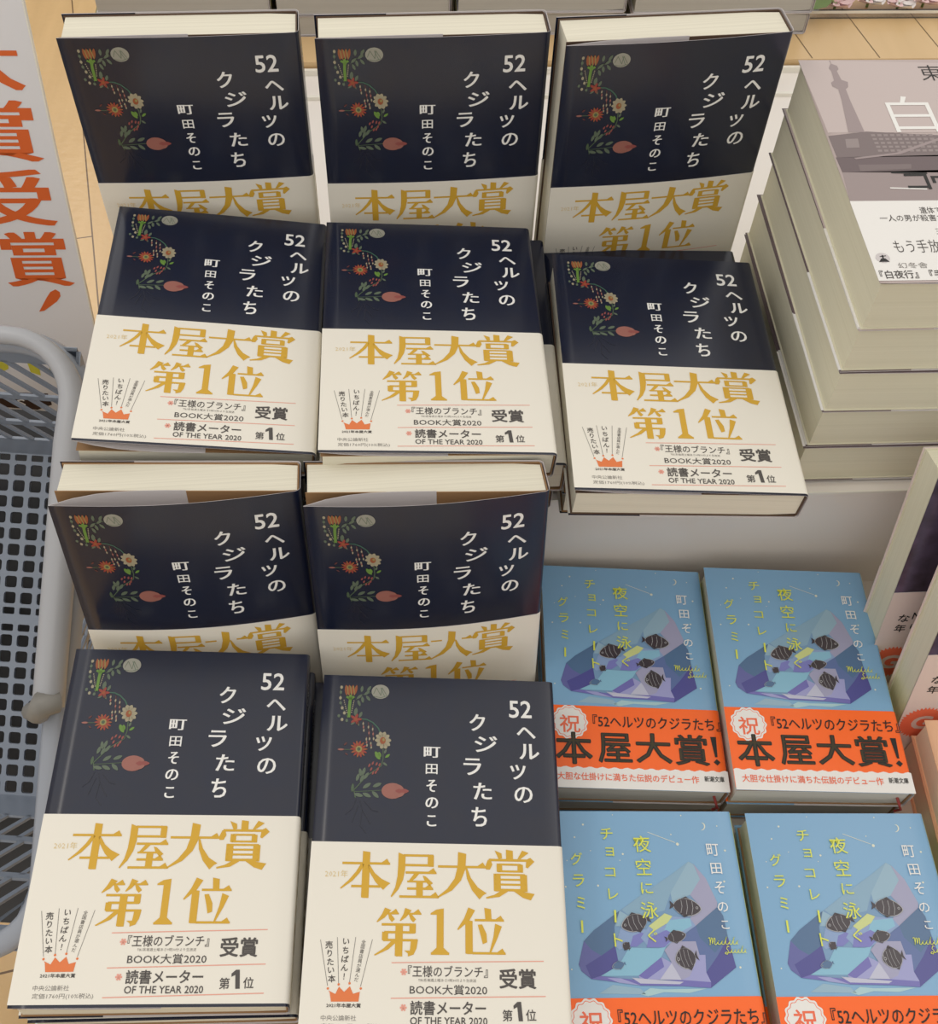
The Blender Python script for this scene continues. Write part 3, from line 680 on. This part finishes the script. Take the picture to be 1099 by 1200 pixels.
navy('ML', 20, 9.0, .25, 'navy floral novel lying on top of the left stack of the middle row', False)
stack_under('navy', 'ML', 20, 2, Z_SHELF, lab('navy novel', 'the left stack of the middle row', 2), GROUP_N, [(1, 1, .6), (-2, 2, -.4)], gap=9.0)
navy('MM', 20, 3.5, .25, 'navy floral novel lying on top of the middle stack of the middle row', False)
stack_under('navy', 'MM', 20, 2, Z_SHELF, lab('navy novel', 'the middle stack of the middle row', 2), GROUP_N, [(8, 14, -1.0), (2, 20, -.4)], gap=3.5)
navy('MR', 21, 3.0, .25, 'navy floral novel lying on top of the right stack, jutting over the acrylic shelf edge', False)
stack_under('navy', 'MR', 21, 2, Z_SHELF, lab('navy novel', 'the right stack set back on the acrylic shelf', 2), GROUP_N, [(-2, 34, .8), (0, 36, 0)], gap=3.0)
navy('FL', 19, 5.0, .25, 'navy floral novel lying on top of the front left stack beside the basket', False)
stack_under('navy', 'FL', 19, 4, Z_TABLE, lab('navy novel', 'the front left stack', 4), GROUP_N, [(1.5, -1, .3), (9, 2, -.5), (7, 2, 0), (8, 1, .3)], gap=5.0)
navy('FM', 18, 4.0, .25, 'navy floral novel lying on top of the front middle stack beside the blue paperbacks', False)
stack_under('navy', 'FM', 18, 4, Z_TABLE, lab('navy novel', 'the front middle stack', 4), GROUP_N, [(0, 0, .2), (-1, 1, .4), (1, 0, 0), (0, 1, 0)], gap=4.0)

# ================================================================= THE BLUE PAPERBACKS
BLUE_COVER, BLUE_BAND = grammy_cover(), grammy_band()
GROUP_B = 'blue paperbacks with orange bands'
M['ribbon'] = material('red_ribbon', (.30, .035, .03), .6)
for key, where, pg in [('B1', 'back left stack, behind the front middle navy novel', 2), ('B2', 'back right stack', 2), ('B3', 'front left stack', 2), ('B4', 'front right stack', 2)]:
    T = 20.0
    root = empty('paperback', book_matrix(POSE[key], (0, 0, -T)))
    book_parts(root, SW, SH, T, 2.0, 0, SBAND, 'b_sky', 'orange_band', BLUE_COVER, BLUE_BAND, pages='page_white', spine_m='lime', shift=(0, -SH/2, T), flap=False)
    b = MB(); pts = [(SW/2-7, -SH/2+3, T/2), (SW/2-6, -SH/2-2, T/2-1), (SW/2-4.5, -SH/2-4, T/2-4), (SW/2-6, -SH/2-3, T/2-9)]
    b.tube(pts, .9, M['ribbon'], 6); b.build('ribbon_bookmark', root)
    tag(root, 'crystal and fish paperback on top of the '+where.split(',')[0]+' of blue paperbacks', 'book', GROUP_B)
    nb = 1
    stack_under('blue', key, T, nb, Z_TABLE, ['pale blue paperback under the '+where.split(',')[0]+' top copy'], GROUP_B, [(0, 2, .3)], gap=2.0, W=SW, H=SH)

# ================================================================= THE TALL STACK OF THICK GREY NOVELS
M['mauve'] = material('mauve_photo_paper', (.50, .41, .39), .3, .5)
for k, c in dict(tower=(.34, .27, .27), city=(.20, .155, .155), city2=(.30, .245, .24), river=(.33, .265, .26), bank=(.15, .11, .115), sky=(.56, .47, .45)).items(): M['g_'+k] = material('photo_'+k, c, .3)
GWD, GHT, GT = 130, 188, 33.0
GTR, GBR = (1303, 284), (1880, 1316)
def tower_cover():
    P = Print()
    K = homog([(304, 281), GTR, GBR, (680, 1327)], [(-65, 188), (65, 188), (65, 0), (-65, 0)])
    poly = lambda pts, c, l=2: P.poly([K(*p) for p in pts], M['g_'+c], l)
    poly([(303, 282), (1000, 300), (1200, 620), (440, 620)], 'sky', 1)
    poly([(440, 635), (620, 615), (1250, 650), (1290, 730), (480, 735)], 'city', 2)
    for i in range(5):
        for j in range(10): poly([(640+30*j+8*i, 628+18*i), (660+30*j+8*i, 628+18*i), (662+30*j+8*i, 638+18*i), (643+30*j+8*i, 638+18*i)], 'city2', 3)
    poly([(520, 650), (580, 648), (588, 690), (526, 692)], 'city2', 3)
    poly([(475, 735), (1290, 720), (1350, 810), (505, 805)], 'bank', 2); poly([(505, 805), (1300, 790), (1380, 935), (540, 940)], 'river', 2); poly([(580, 770), (830, 768), (832, 790), (590, 800)], 'city', 3); poly([(560, 738), (760, 715), (980, 640), (1000, 645), (780, 722), (570, 745)], 'tower', 4)
    poly([(447, 286), (452, 286), (458, 300), (485, 310), (492, 325), (484, 335), (505, 375), (535, 385), (536, 408), (525, 418), (545, 470), (612, 618), (535, 618), (505, 470), (490, 418), (462, 405), (456, 388), (470, 378), (458, 335), (446, 322), (450, 308), (456, 300)], 'tower', 3)
    def T(s, x, y, w, h, m, off, l=5):
        a, b, ww, hh = K.size(x, y, w, h); P.text(s, a, b, ww, hh, M[m], off, 2, 0, l)
    T('東', 925, 345, 105, 68, 'black', -.008); T('白', 832, 535, 205, 160, 'white', -.004); T('鳥', 1080, 545, 200, 160, 'white', -.004)
    T('コ', 860, 850, 110, 70, 'black', .01); T('ウ', 990, 850, 120, 80, 'black', .01)
    P.line(*K(735, 808), *K(905, 812), 1.2, M['black'], 5); P.line(*K(730, 880), *K(905, 886), .9, M['white'], 5)
    return P
def tower_band():
    P = Print()
    K = homog([(304, 281), GTR, GBR, (680, 1327)], [(-65, 188), (65, 188), (65, 0), (-65, 0)])
    def T(s, x0, x1, y, h, m, off=0.0):
        a, b, ww, hh = K.size((x0+x1)/2, y, x1-x0, h); P.text(s, a, b, ww, hh, M[m], off, 2, 0, 2)
    T('遺体で発見', 868, 1040, 986, 30, 'ink'); T('一人の男が殺害された', 680, 1060, 1022, 30, 'ink'); T('三十年前', 945, 1060, 1085, 30, 'ink2'); T('もう手放せない', 745, 1130, 1155, 58, 'ink', -.006)
    a = K(700, 1210); P.ell(a[0]-.8, a[1], 3.6, 3.6, M['inner'], 2, n=20); P.poly([(a[0]-3.4, a[1]-3), (a[0]+2, a[1]-3), (a[0]+.4, a[1]-.5), (a[0]-1.8, a[1]-.5)], M['black'], 3); P.line(a[0]-.7, a[1]-.6, a[0]-.6, a[1]+2, .8, M['black'], 3); P.line(a[0]-2.2, a[1]+.8, a[0]+1.2, a[1]+1.4, .6, M['black'], 3)
    T('幻冬舎', 765, 905, 1246, 26, 'ink2'); T('『白夜行』『手紙』', 678, 1050, 1288, 38, 'ink', .012)
    return P
GC, GB = tower_cover(), tower_band()
G_BAND = homog([(304, 281), GTR, GBR, (680, 1327)], [(-65, 188), (65, 188), (65, 0), (-65, 0)])(541, 941)[1]
gx, gy, gz, gyaw, gtilt, groll = POSE['G']
proto = None
n_g = 5; pitch = (gz-(Z_SHELF+1.2))/n_g
for i in range(n_g):
    pose = (gx+[0, -.5, .5, 0, -1][i], gy+[0, 1, 0, 2, 1][i], gz-pitch*i, gyaw+R([0, .3, -.2, .2, 0][i]), 0, 0)
    mat = book_matrix(pose, (0, 0, -pitch+.7))
    if i == 0:
        root = empty('thick_novel', mat); book_parts(root, GWD, GHT, pitch-.7, 1.2, 0, G_BAND, 'mauve', 'band_white', GC, GB, pages='page_green', board='page_green', shift=(0, -GHT/2, pitch-.7))
    elif proto is None:
        root = proto = empty('thick_novel', mat); book_parts(root, GWD, GHT, pitch-.7, .3, 0, 78, 'g_bank', 'band_white', pages='page_green', board='page_green', shift=(0, -GHT/2, pitch-.7))
    else:
        root = copy_tree(proto); root.matrix_world = mat
    tag(root, 'thick novel with a grey tower photograph on top of the tall right-hand stack' if i == 0 else 'thick pale-edged novel, %s from the top of the tall right-hand stack' % ORD[i-1], 'book', 'thick novels in the tall stack')

# ================================================================= LEANING BOOKS AND PEACH STACK AT THE RIGHT EDGE
M['plum'] = material('plum_photo_jacket', (.016, .010, .012), .3, .5, ((45, 45, 45), (.10, .075, .13), .16))
M['blush'] = material('blush_band', (.74, .62, .57), .45)
M['peach'] = material('peach_paper', (.80, .47, .28), .5)
def badge_band():
    P = Print()
    cx, cy = -51, 31; n = 36; pts = []
    for i in range(2*n): r_ = 15 if i % 2 else 12.8; pts.append((max(-64.7, cx+r_*math.cos(math.pi*i/n)), cy+r_*math.sin(math.pi*i/n)))
    P.poly(pts, M['coral'], 1); P.text('G', cx, cy, 13, 13, M['blush'], .03, 3, 0, 2)
    for ch, y in (('な', 72), ('年', 63)): P.text(ch, -53, y, 7, 7, M['black'], .015, 1)
    P.text('NOM', -40, 74, 16, 6, M['black'], .015, 1); P.text('ゆ', -44, 64, 6, 6, M['black'], .015, 1)
    return P
BADGE = badge_band()
inv = TURN_M.inverted()
for i, ((u, v), lb) in enumerate([((1048, 694.5), 'plum novel with orange sunburst badge leaning behind its twin by the right edge'), ((1088, 767.5), 'plum novel with orange sunburst badge leaning in front of its twin, nearest the peach books')]):
    yaw, tilt = .12, R(77)
    q = inv @ at_z(u, v, Z_TABLE+1+95*math.sin(tilt))
    Rm = Matrix.Rotation(yaw, 4, 'Z') @ Matrix.Rotation(tilt, 4, 'X')
    c = q - (Rm @ Vector((-65, 95-94, 0)))
    pose = (c.x, c.y, c.z, yaw, tilt, 0)
    root = empty('novel', book_matrix(pose, (0, -BH/2, -11)))
    book_parts(root, BW, BH, 22, 1.5, 1, 95, 'plum', 'blush', None, BADGE, pages='page_green', board='page_green', shift=(0, 0, 11), back_m='blush')
    tag(root, lb, 'book', 'plum novels leaning at the right')
q = inv @ at_z(1083, 838, -618)
for i in range(2):
    T = (-618-Z_TABLE)/2-.3
    pose = (q.x+64+5, q.y-94, -618-i*(T+.3), .05, 0, 0)
    root = empty('novel', book_matrix(pose, (0, 0, -T)))
    book_parts(root, BW, BH, T, .5, 0, 0, 'peach', 'blush', pages='page_green', board='peach', shift=(0, -BH/2, T))
    tag(root, 'peach novel lying flat at the lower right edge, %s of its stack' % ('topmost' if i == 0 else 'lower'), 'book', 'peach novels at the right edge')

# ================================================================= STACKS ON THE TABLE BEHIND
M['wood'] = material('light_wood', (.74, .52, .28), .3, .5, ((30, 3, 3), (.64, .44, .22), .3))
t = empty_at('back_table', (60, 1040, -1500)); tag(t, 'light wooden table behind the display carrying the row of rear stacks', 'table')
KX0, KX1, KY0, KY1 = -250, 640, 832, 1240
b = MB(); b.box(KX0-60, KX1-60, KY0-1040, KY1-1040, 1500-546-30, 1500-546, M['wood'])
M['seam'] = material('wood_seam', (.16, .10, .05), .5)
b.build('table_top', t)
for x in (KX0+40, KX1-40):
    for y in (KY0+40, KY1-40):
        b = MB(); b.box(x-80, x-40, y-1040-20, y-1040+20, 0, 1500-546-30, M['wood']); b.build('leg', t)
b = MB()
sl = math.tan(PLANK)*(KY1-KY0-2)
for k in range(0, 20):
    x = KX0-60+k*58+20
    if x+sl < KX0-60+2 or x > KX1-62 or x < KX0-58: continue
    y0, y1 = KY0-1040+1, KY1-1040-1
    if x+sl > KX1-62: continue
    b.poly([(x, y0, 954.15), (x+.9, y0, 954.15), (x+sl+.9, y1, 954.15), (x+sl, y1, 954.15)], M['seam'])
b.build('plank_seam', t)
M['back_grey'] = material('grey_page_edges', (.52, .50, .46), .8, .2, ((5, 5, 700), (.45, .43, .39), .3))
BACKJ = ['a_yel', 'navy', 'a_yel', 'mauve']
yb = 868.0
bx = [at_y(u, 40, yb).x for u in (115, 323.5, 532, 732.5, 945)]
names = ['far left', 'second from left', 'third from left', 'far right']
for s in range(4):
    x0, x1 = bx[s]+1, bx[s+1]-1; w = x1-x0; cxs = (x0+x1)/2
    T = [21, 18, 20, 19][s]; proto = None
    for i in range(3):
        z0 = -546+.3+i*(T+.5)
        mat = Matrix.Translation(W3((cxs+random.uniform(-1, 1), yb+105+random.uniform(-1, 1), z0)))
        if proto is None:
            proto = root = empty('novel', mat)
            book_parts(root, w-2, 210, T, .3, 0, 0, BACKJ[s], 'band', pages='back_grey', board='inner', shift=(0, -105, T), flap=False)
        else:
            root = copy_tree(proto); root.matrix_world = mat
        tag(root, 'grey-edged book in the %s rear stack, %s' % (names[s], ['at the very bottom', 'second from the bottom', 'third from the bottom'][i]), 'book', 'books in the rear stacks')
# clear acrylic rail and the artificial flowers behind it
M['clear'] = material('clear_acrylic', (.9, .9, .88), .05, .5, trans=.9)
ra, rb = at_z(948, 22, -546), at_z(1130, 24, -546)
b = MB(); b.box(-5, rb.x-ra.x, 0, 3, 0, 7, M['clear']); b.box(-5, rb.x-ra.x, -.4, 0, 5, 7.4, M['acryl_edge'])
o = b.build('acrylic_rail', None); o.location = W3((ra.x, ra.y, -546)); tag(o, 'thin clear acrylic rail in front of the pink flowers', 'rail')
M['petal'] = material('pink_petal', (.80, .58, .58), .6); M['petal2'] = material('white_petal', (.82, .78, .76), .6); M['gleaf'] = material('green_leaf', (.20, .30, .10), .5)
f0 = at_z(1030, 17, -545.8)
t = empty_at('flower_spray', f0); tag(t, 'pink and white artificial flowers with a green leaf behind the acrylic rail', 'flowers')
for cx, cy, cz, mm in [(-38, 9, 5, 'petal'), (-8, 12, 6, 'petal2'), (18, 8, 5, 'petal2'), (42, 12, 6, 'petal'), (68, 9, 5, 'petal2')]:
    b = MB()
    for k in range(5):
        a = k*1.257; rows = []
        for i in range(6):
            u = i/5; wd = 9*math.sin(math.pi*min(.92, u*.9+.08)); c = Vector((math.cos(a), math.sin(a), 0)); n = Vector((-math.sin(a), math.cos(a), 0))
            rows.append([c*18*u+n*wd*q+Vector((0, 0, 6*u*u-2*abs(q)*0+3*q*q)) for q in (-1, -.5, 0, .5, 1)])
        vs = [Vector((cx, cy, cz))+p for r_ in rows for p in r_]
        b.faces(vs, [(i*5+j, i*5+j+1, (i+1)*5+j+1, (i+1)*5+j) for i in range(5) for j in range(4)], M['petal' if (k+int(cx)) % 2 else mm], True)
    b.tube([(cx, cy, 0), (cx, cy, cz+1)], 1.2, M['gleaf'], 6)
    b.build('flower', t)
b = MB(); rows = []
l0, l1 = at_z(972, -6, -528)-f0, at_z(949, 14, -536)-f0; ax = (l1-l0); nn = Vector((-ax.y, ax.x, 0)).normalized()
for i in range(9):
    u = i/8; wd = 9*math.sin(math.pi*u)**.8+(.8 if i % 2 else 0); rows.append([l0+ax*u+nn*wd*q+Vector((0, 0, 3*q*q)) for q in (-1, 0, 1)])
b.faces([p for r_ in rows for p in r_], [(i*3+j, i*3+j+1, (i+1)*3+j+1, (i+1)*3+j) for i in range(8) for j in range(2)], M['gleaf'], True)
b.tube([l0, Vector((-38, 9, 3))], 1.0, M['gleaf'], 6); b.build('leaf', t)

# ================================================================= POSTER BOARD AT THE LEFT
M['poster'] = material('white_poster_board', (.78, .77, .79), .35, .4)
M['poster_orange'] = material('poster_orange', (.72, .13, .02), .4)
M['poster_yellow'] = material('poster_yellow', (.62, .58, .06), .5); M['poster_brown'] = material('poster_brown', (.035, .015, .012), .5)
P0 = at_y(113, 400, 700); tl = R(75)
dx, dy = Vector((1, 0, 0)), Vector((0, math.cos(tl), math.sin(tl))); dn = dx.cross(dy)
_d = ray(25, 0); _e = (_d*(P0.dot(dn)/_d.dot(dn))-P0).normalized(); dy = _e; dx = dy.cross(dn)      # the board's right edge
def on_poster(u, v):
    d = ray(u, v); k = P0.dot(dn)/d.dot(dn); q = d*k-P0
    return (q.dot(dx), q.dot(dy))
bl = on_poster(130, 520)
root = empty('poster_board', Matrix.Translation(W3(P0+dy*bl[1])) @ Matrix(((dx.x, dy.x, dn.x, 0), (dx.y, dy.y, dn.y, 0), (dx.z, dy.z, dn.z, 0), (0, 0, 0, 1))))
tag(root, 'white poster board with large orange vertical lettering leaning behind the shopping basket', 'poster')
ys = bl[1]
def pp(u, v): a = on_poster(u, v); return (a[0], a[1]-ys)
def psize(u, v, w, h): a = pp(u-w/2, v); b_ = pp(u+w/2, v); c = pp(u, v-h/2); d = pp(u, v+h/2); return (*pp(u, v), math.hypot(a[0]-b_[0], a[1]-b_[1]), math.hypot(c[0]-d[0], c[1]-d[1]))
Pt = Print(); top = pp(14, -50)[1]
for ch, u, v, w, h in [('大', -22, 72, 92, 66), ('賞', -2, 154, 94, 70), ('受', 14, 232, 96, 64), ('賞', 42, 304, 80, 62)]:
    a = psize(u, v, w, h); Pt.text(ch, *a, M['poster_orange'], .004, 3, smear=a[2]*.075)
Pt.poly([pp(*q) for q in [(46, 365), (55, 348), (59, 342), (65, 339), (70, 342), (71, 347), (67, 353), (52, 364)]], M['poster_orange'], 2)
for pts, mm in [([(-30, 405), (8, 412), (10, 432), (0, 437), (-30, 430)], 'poster_yellow'), ([(30, 420), (42, 414), (48, 440), (36, 436)], 'poster_yellow'), ([(57, 420), (66, 422), (62, 438), (58, 434)], 'poster_yellow'),
                ([(-30, 458), (56, 461), (61, 474), (44, 480), (-30, 474)], 'poster_brown'), ([(-30, 478), (60, 482), (72, 504), (-30, 502)], 'poster_brown')]:
    Pt.poly([pp(*q) for q in pts], M[mm], 2)
for ch, u, v, w, h in [('新', 80, 471, 14, 14), ('・', 84, 490, 8, 8)]: Pt.text(ch, *psize(u, v, w, h), M['black'], .01, 2)
for ch, u, v, w, h in [('S', 25, 472, 10, 8), ('二', 36, 489, 10, 6), ('三', 22, 488, 8, 6)]: Pt.text(ch, *psize(u, v, w, h), M['white'], .01, 2, layer=3)
xl = -420
b = MB(); b.box(xl, 0, 0, top, -4, 0, M['poster'])
Pt.onto(b, lambda x, y, l: (x, y, .05+.1*l)); b.build('printed_panel', root)
b = MB(); b.box(0, 1.2, 0, top, -4.2, .2, M['acryl_edge']); b.box(xl-1.2, 0, top, top+1.2, -4.2, .2, M['acryl_edge']); b.build('edge_trim', root)
# easel legs that carry it down to the floor
zb_ = P0.z+dy.z*bl[1]; b = MB()
for x in (-60, xl+60):
    lo = Vector((x, -(zb_+1500)*-dy.z*0, 0))
    up = root.matrix_world.to_3x3().inverted() @ Vector((0, 0, -(zb_+1500)))
    b.tube([Vector((x, 40, -8)), Vector((x, 0, -8)), Vector((x, 0, -8))+up], 6, M['dark'], 8)
b.build('easel_leg', root)

# ================================================================= SHOPPING BASKET
M['basket'] = material('blue_grey_plastic', (.25, .29, .36), .3, .5)
M['rim'] = material('light_blue_grey_plastic', (.34, .37, .43), .3, .5)
M['handle'] = material('pale_grey_plastic', (.42, .43, .46), .28, .5)
M['clip'] = material('khaki_grey_plastic', (.24, .23, .21), .4, .5)
TB = R(32.5)
def basket_frame():
    c = inv.inverted() @ Vector((0, 440, -820))
    return c
BASK_YAW = R(-1.0)
BC = Vector((-505+0, 440, -820))
BM4 = Matrix.Translation(W3(TURN_M @ BC)) @ TURN_M @ Matrix.Rotation(BASK_YAW, 4, 'Z') @ Matrix.Rotation(TB, 4, 'X')
root = empty('shopping_basket', BM4)
tag(root, 'blue-grey plastic shopping basket with square grid beside the book stacks', 'basket')
HB, AB, HR, AR, DP = 205, 140, 232, 200, 170          # half width / half length at the bottom and at the rim, depth
cell = 14.6
# bottom: a plate pierced by rounded square holes, solid rib and blank label field across the middle
b = MB(); th = 3.2; NR = 20; ch = 2*AB/(NR+1.2); NC = 30; cw = 2*HB/NC; seen = {}
def cell_at(x0, x1, y0, y1, hx, hy):
    cx, cy = (x0+x1)/2, (y0+y1)/2; r_ = min(hx, hy)*.45; inn = []
    for qx, qy, a0 in ((hx-r_, hy-r_, 0), (-hx+r_, hy-r_, 90), (-hx+r_, -hy+r_, 180), (hx-r_, -hy+r_, 270)):
        for k in range(4): a = R(a0+30*k); inn.append((cx+qx+r_*math.cos(a), cy+qy+r_*math.sin(a)))
    out = []
    for sx, sy in ((1, 1), (-1, 1), (-1, -1), (1, -1)):
        X = x1 if sx > 0 else x0; Yy = y1 if sy > 0 else y0
        i0 = len(out); p = inn[i0:i0+4]
        out += [(X, p[0][1]) if sx*sy > 0 else (p[0][0], Yy), (X, Yy), (X, Yy), (p[3][0], Yy) if sx*sy > 0 else (X, p[3][1])]
    vs = [(x, y, 0) for x, y in out]+[(x, y, .0) for x, y in inn]+[(x, y, -th) for x, y in inn]+[(x, y, -th) for x, y in out]
    fs = []
    for k in range(16):
        k2 = (k+1) % 16
        fs.append((k, k2, 16+k2, 16+k)); fs.append((16+k, 16+k2, 32+k2, 32+k)); fs.append((32+k, 32+k2, 48+k2, 48+k))
    b.faces(vs, fs, M['basket'])
y = -AB
for r_ in range(NR+2):
    short = r_ in (NR//2, NR//2+1); hgt = ch*.6 if short else ch
    if r_ == NR//2+1:
        b.box(-HB, HB, y, y+ch*.45, -th, 0, M['basket']); y += ch*.45
    hgt = min(hgt, AB-y)
    for c_ in range(NC):
        x0, x1 = -HB+c_*cw, -HB+(c_+1)*cw
        if short and abs((x0+x1)/2) < HB*.62: b.box(x0, x1, y, y+hgt, -th, 0, M['basket'])
        else: cell_at(x0, x1, y, y+hgt, cw*.36, hgt*.36)
    y += hgt
b.box(-HB, HB, y, AB+1, -th, 0, M['basket'])
b.build('bottom_grid', root)
# walls: far and near ones with three rows of slanted slots, made of rails and slanted bars
def wall(name, P, lean=1):
    """P(u, n): u across -1..1, n 0..1 up the wall -> point; rails and slanted ribs"""
    b = MB()
    def strip(pts_lo, pts_hi, t=2.2):
        for (a, c), (d, e) in zip(zip(pts_lo, pts_lo[1:]), zip(pts_hi, pts_hi[1:])):
            nr = (c-a).cross(d-a).normalized()*t
            b.hexa([a, c, e, d], [a+nr, c+nr, e+nr, d+nr], M['basket'])
    def rail(n0, n1, t=2.2):
        us = [-1+2*i/24 for i in range(25)]; strip([P(u, n0) for u in us], [P(u, n1) for u in us], t)
    rail(0, .16); rail(.31, .345); rail(.56, .595); rail(.88, 1.0, 3)
    for lo, hi in ((.15, .32), (.34, .57), (.59, .89)):
        for k in range(25):
            u0 = -1.02+k*.085; u1 = u0+.020; sl = .26*(hi-lo)*lean
            def Q(u, n): return P(max(-1, min(1, u)), n)
            strip([Q(u0+sl, lo), Q(u1+sl, lo)], [Q(u0-sl, hi), Q(u1-sl, hi)])
    for u in (-1, 1):
        strip([P(u, 0), P(u-.07*u, 0)][::int(-u)], [P(u, 1), P(u-.07*u, 1)][::int(-u)])
    return b.build(name, root, recalc=False)
def side(sx):
    def P(u, n):
        a = AB+(AR-AB)*n; return Vector((sx*(HB+(HR-HB)*n), u*a*sx, DP*n))
    return P
def end(sy):
    def P(u, n):
        a = HB+(HR-HB)*n; return Vector((-u*a*sy, sy*(AB+(AR-AB)*n), DP*n))
    return P
wall('far_wall', end(1), -1); wall('near_wall', end(-1)); wall('side_wall', side(1)); wall('side_wall', side(-1))
def rr(hx, hy, r, z, n=8):
    pts = []
    for cx, cy, a0 in ((hx-r, hy-r, 0), (-hx+r, hy-r, 90), (-hx+r, -hy+r, 180), (hx-r, -hy+r, 270)):
        for k in range(n+1): a = R(a0+90*k/n); pts.append(Vector((cx+r*math.cos(a), cy+r*math.sin(a), z)))
    return pts
# rim: a rounded flange with a down-turned lip
b = MB(); prof = [(-3, -6), (-3, 0), (0, 3), (9, 3), (13, 0), (14, -14)]; loops = [rr(HR+d, AR+d, 42+d, DP+z) for d, z in prof]; n = len(loops[0])
b.faces([p for l in loops for p in l], [(i*n+k, i*n+(k+1) % n, (i+1)*n+(k+1) % n, (i+1)*n+k) for i in range(len(prof)-1) for k in range(n)], M['rim'], True)
b.build('rim', root)
# two folded carrying handles lying on the rim, and their pivots
def handle(sgn):
    pts = []
    X, Yp, Ye = HR+5, -38*sgn*1.0, (AR+6)*sgn
    for k in range(9): pts.append(Vector((X, Yp+(Ye-46*sgn-Yp)*k/8, DP+13)))
    for k in range(1, 9): a = R(90*k/8); pts.append(Vector((X-46+46*math.cos(a), Ye-46*sgn+46*sgn*math.sin(a), DP+13)))
    pts += [Vector((-p.x, p.y, p.z)) for p in reversed(pts)]
    rad_ = [10.5 if abs(p.y) < AR-60 else 10.5-4.0*min(1, (abs(p.y)-(AR-60))/60) for p in pts]
    b = MB(); b.tube(pts, rad_, M['handle'], 12); h = b.build('handle', root)
    for x in (X, -X):
        c = MB(); c.tube([(x-16*(1 if x > 0 else -1), Yp-6*sgn, DP+1), (x-6*(1 if x > 0 else -1), Yp-4*sgn, DP+14), (x, Yp+3*sgn, DP+22), (x+8*(1 if x > 0 else -1), Yp+4*sgn, DP+16)], [6, 8, 9, 7], M['clip'], 10); c.build('pivot_clip', h)
handle(1)
b = MB()
# added stand under the basket: four legs and a dark sheet as painted shade
st = empty('basket_stand', Matrix.Translation(W3(TURN_M @ Vector((BC.x, BC.y, -1500)))) @ TURN_M @ Matrix.Rotation(BASK_YAW, 4, 'Z'))
tag(st, 'added sloping stand under the shopping basket, with a dark sheet as its shade', 'stand')
def tp(x, y, n): return Vector((x, y*math.cos(TB)-n*math.sin(TB), 680+y*math.sin(TB)+n*math.cos(TB)))
b.hexa([tp(-HB, -AB-115, -44), tp(HB, -AB-115, -44), tp(HB, AB+40, -44), tp(-HB, AB+40, -44)], [tp(-HB, -AB-115, -34), tp(HB, -AB-115, -34), tp(HB, AB+40, -34), tp(-HB, AB+40, -34)], M['dark'])
for x in (-HB+6, HB-16): b.hexa([tp(x, -AB+8, -34), tp(x+10, -AB+8, -34), tp(x+10, AB-8, -34), tp(x, AB-8, -34)], [tp(x, -AB+8, -3.6), tp(x+10, -AB+8, -3.6), tp(x+10, AB-8, -3.6), tp(x, AB-8, -3.6)], M['dark'])
b.build('shade_tray', st)
for x in (-HB+20, HB-20):
    for y in (-AB+20, AB-20):
        p = tp(x, y, -44); b = MB(); b.box(p.x-10, p.x+10, p.y-10, p.y+10, 0, p.z, M['dark']); b.build('leg', st)
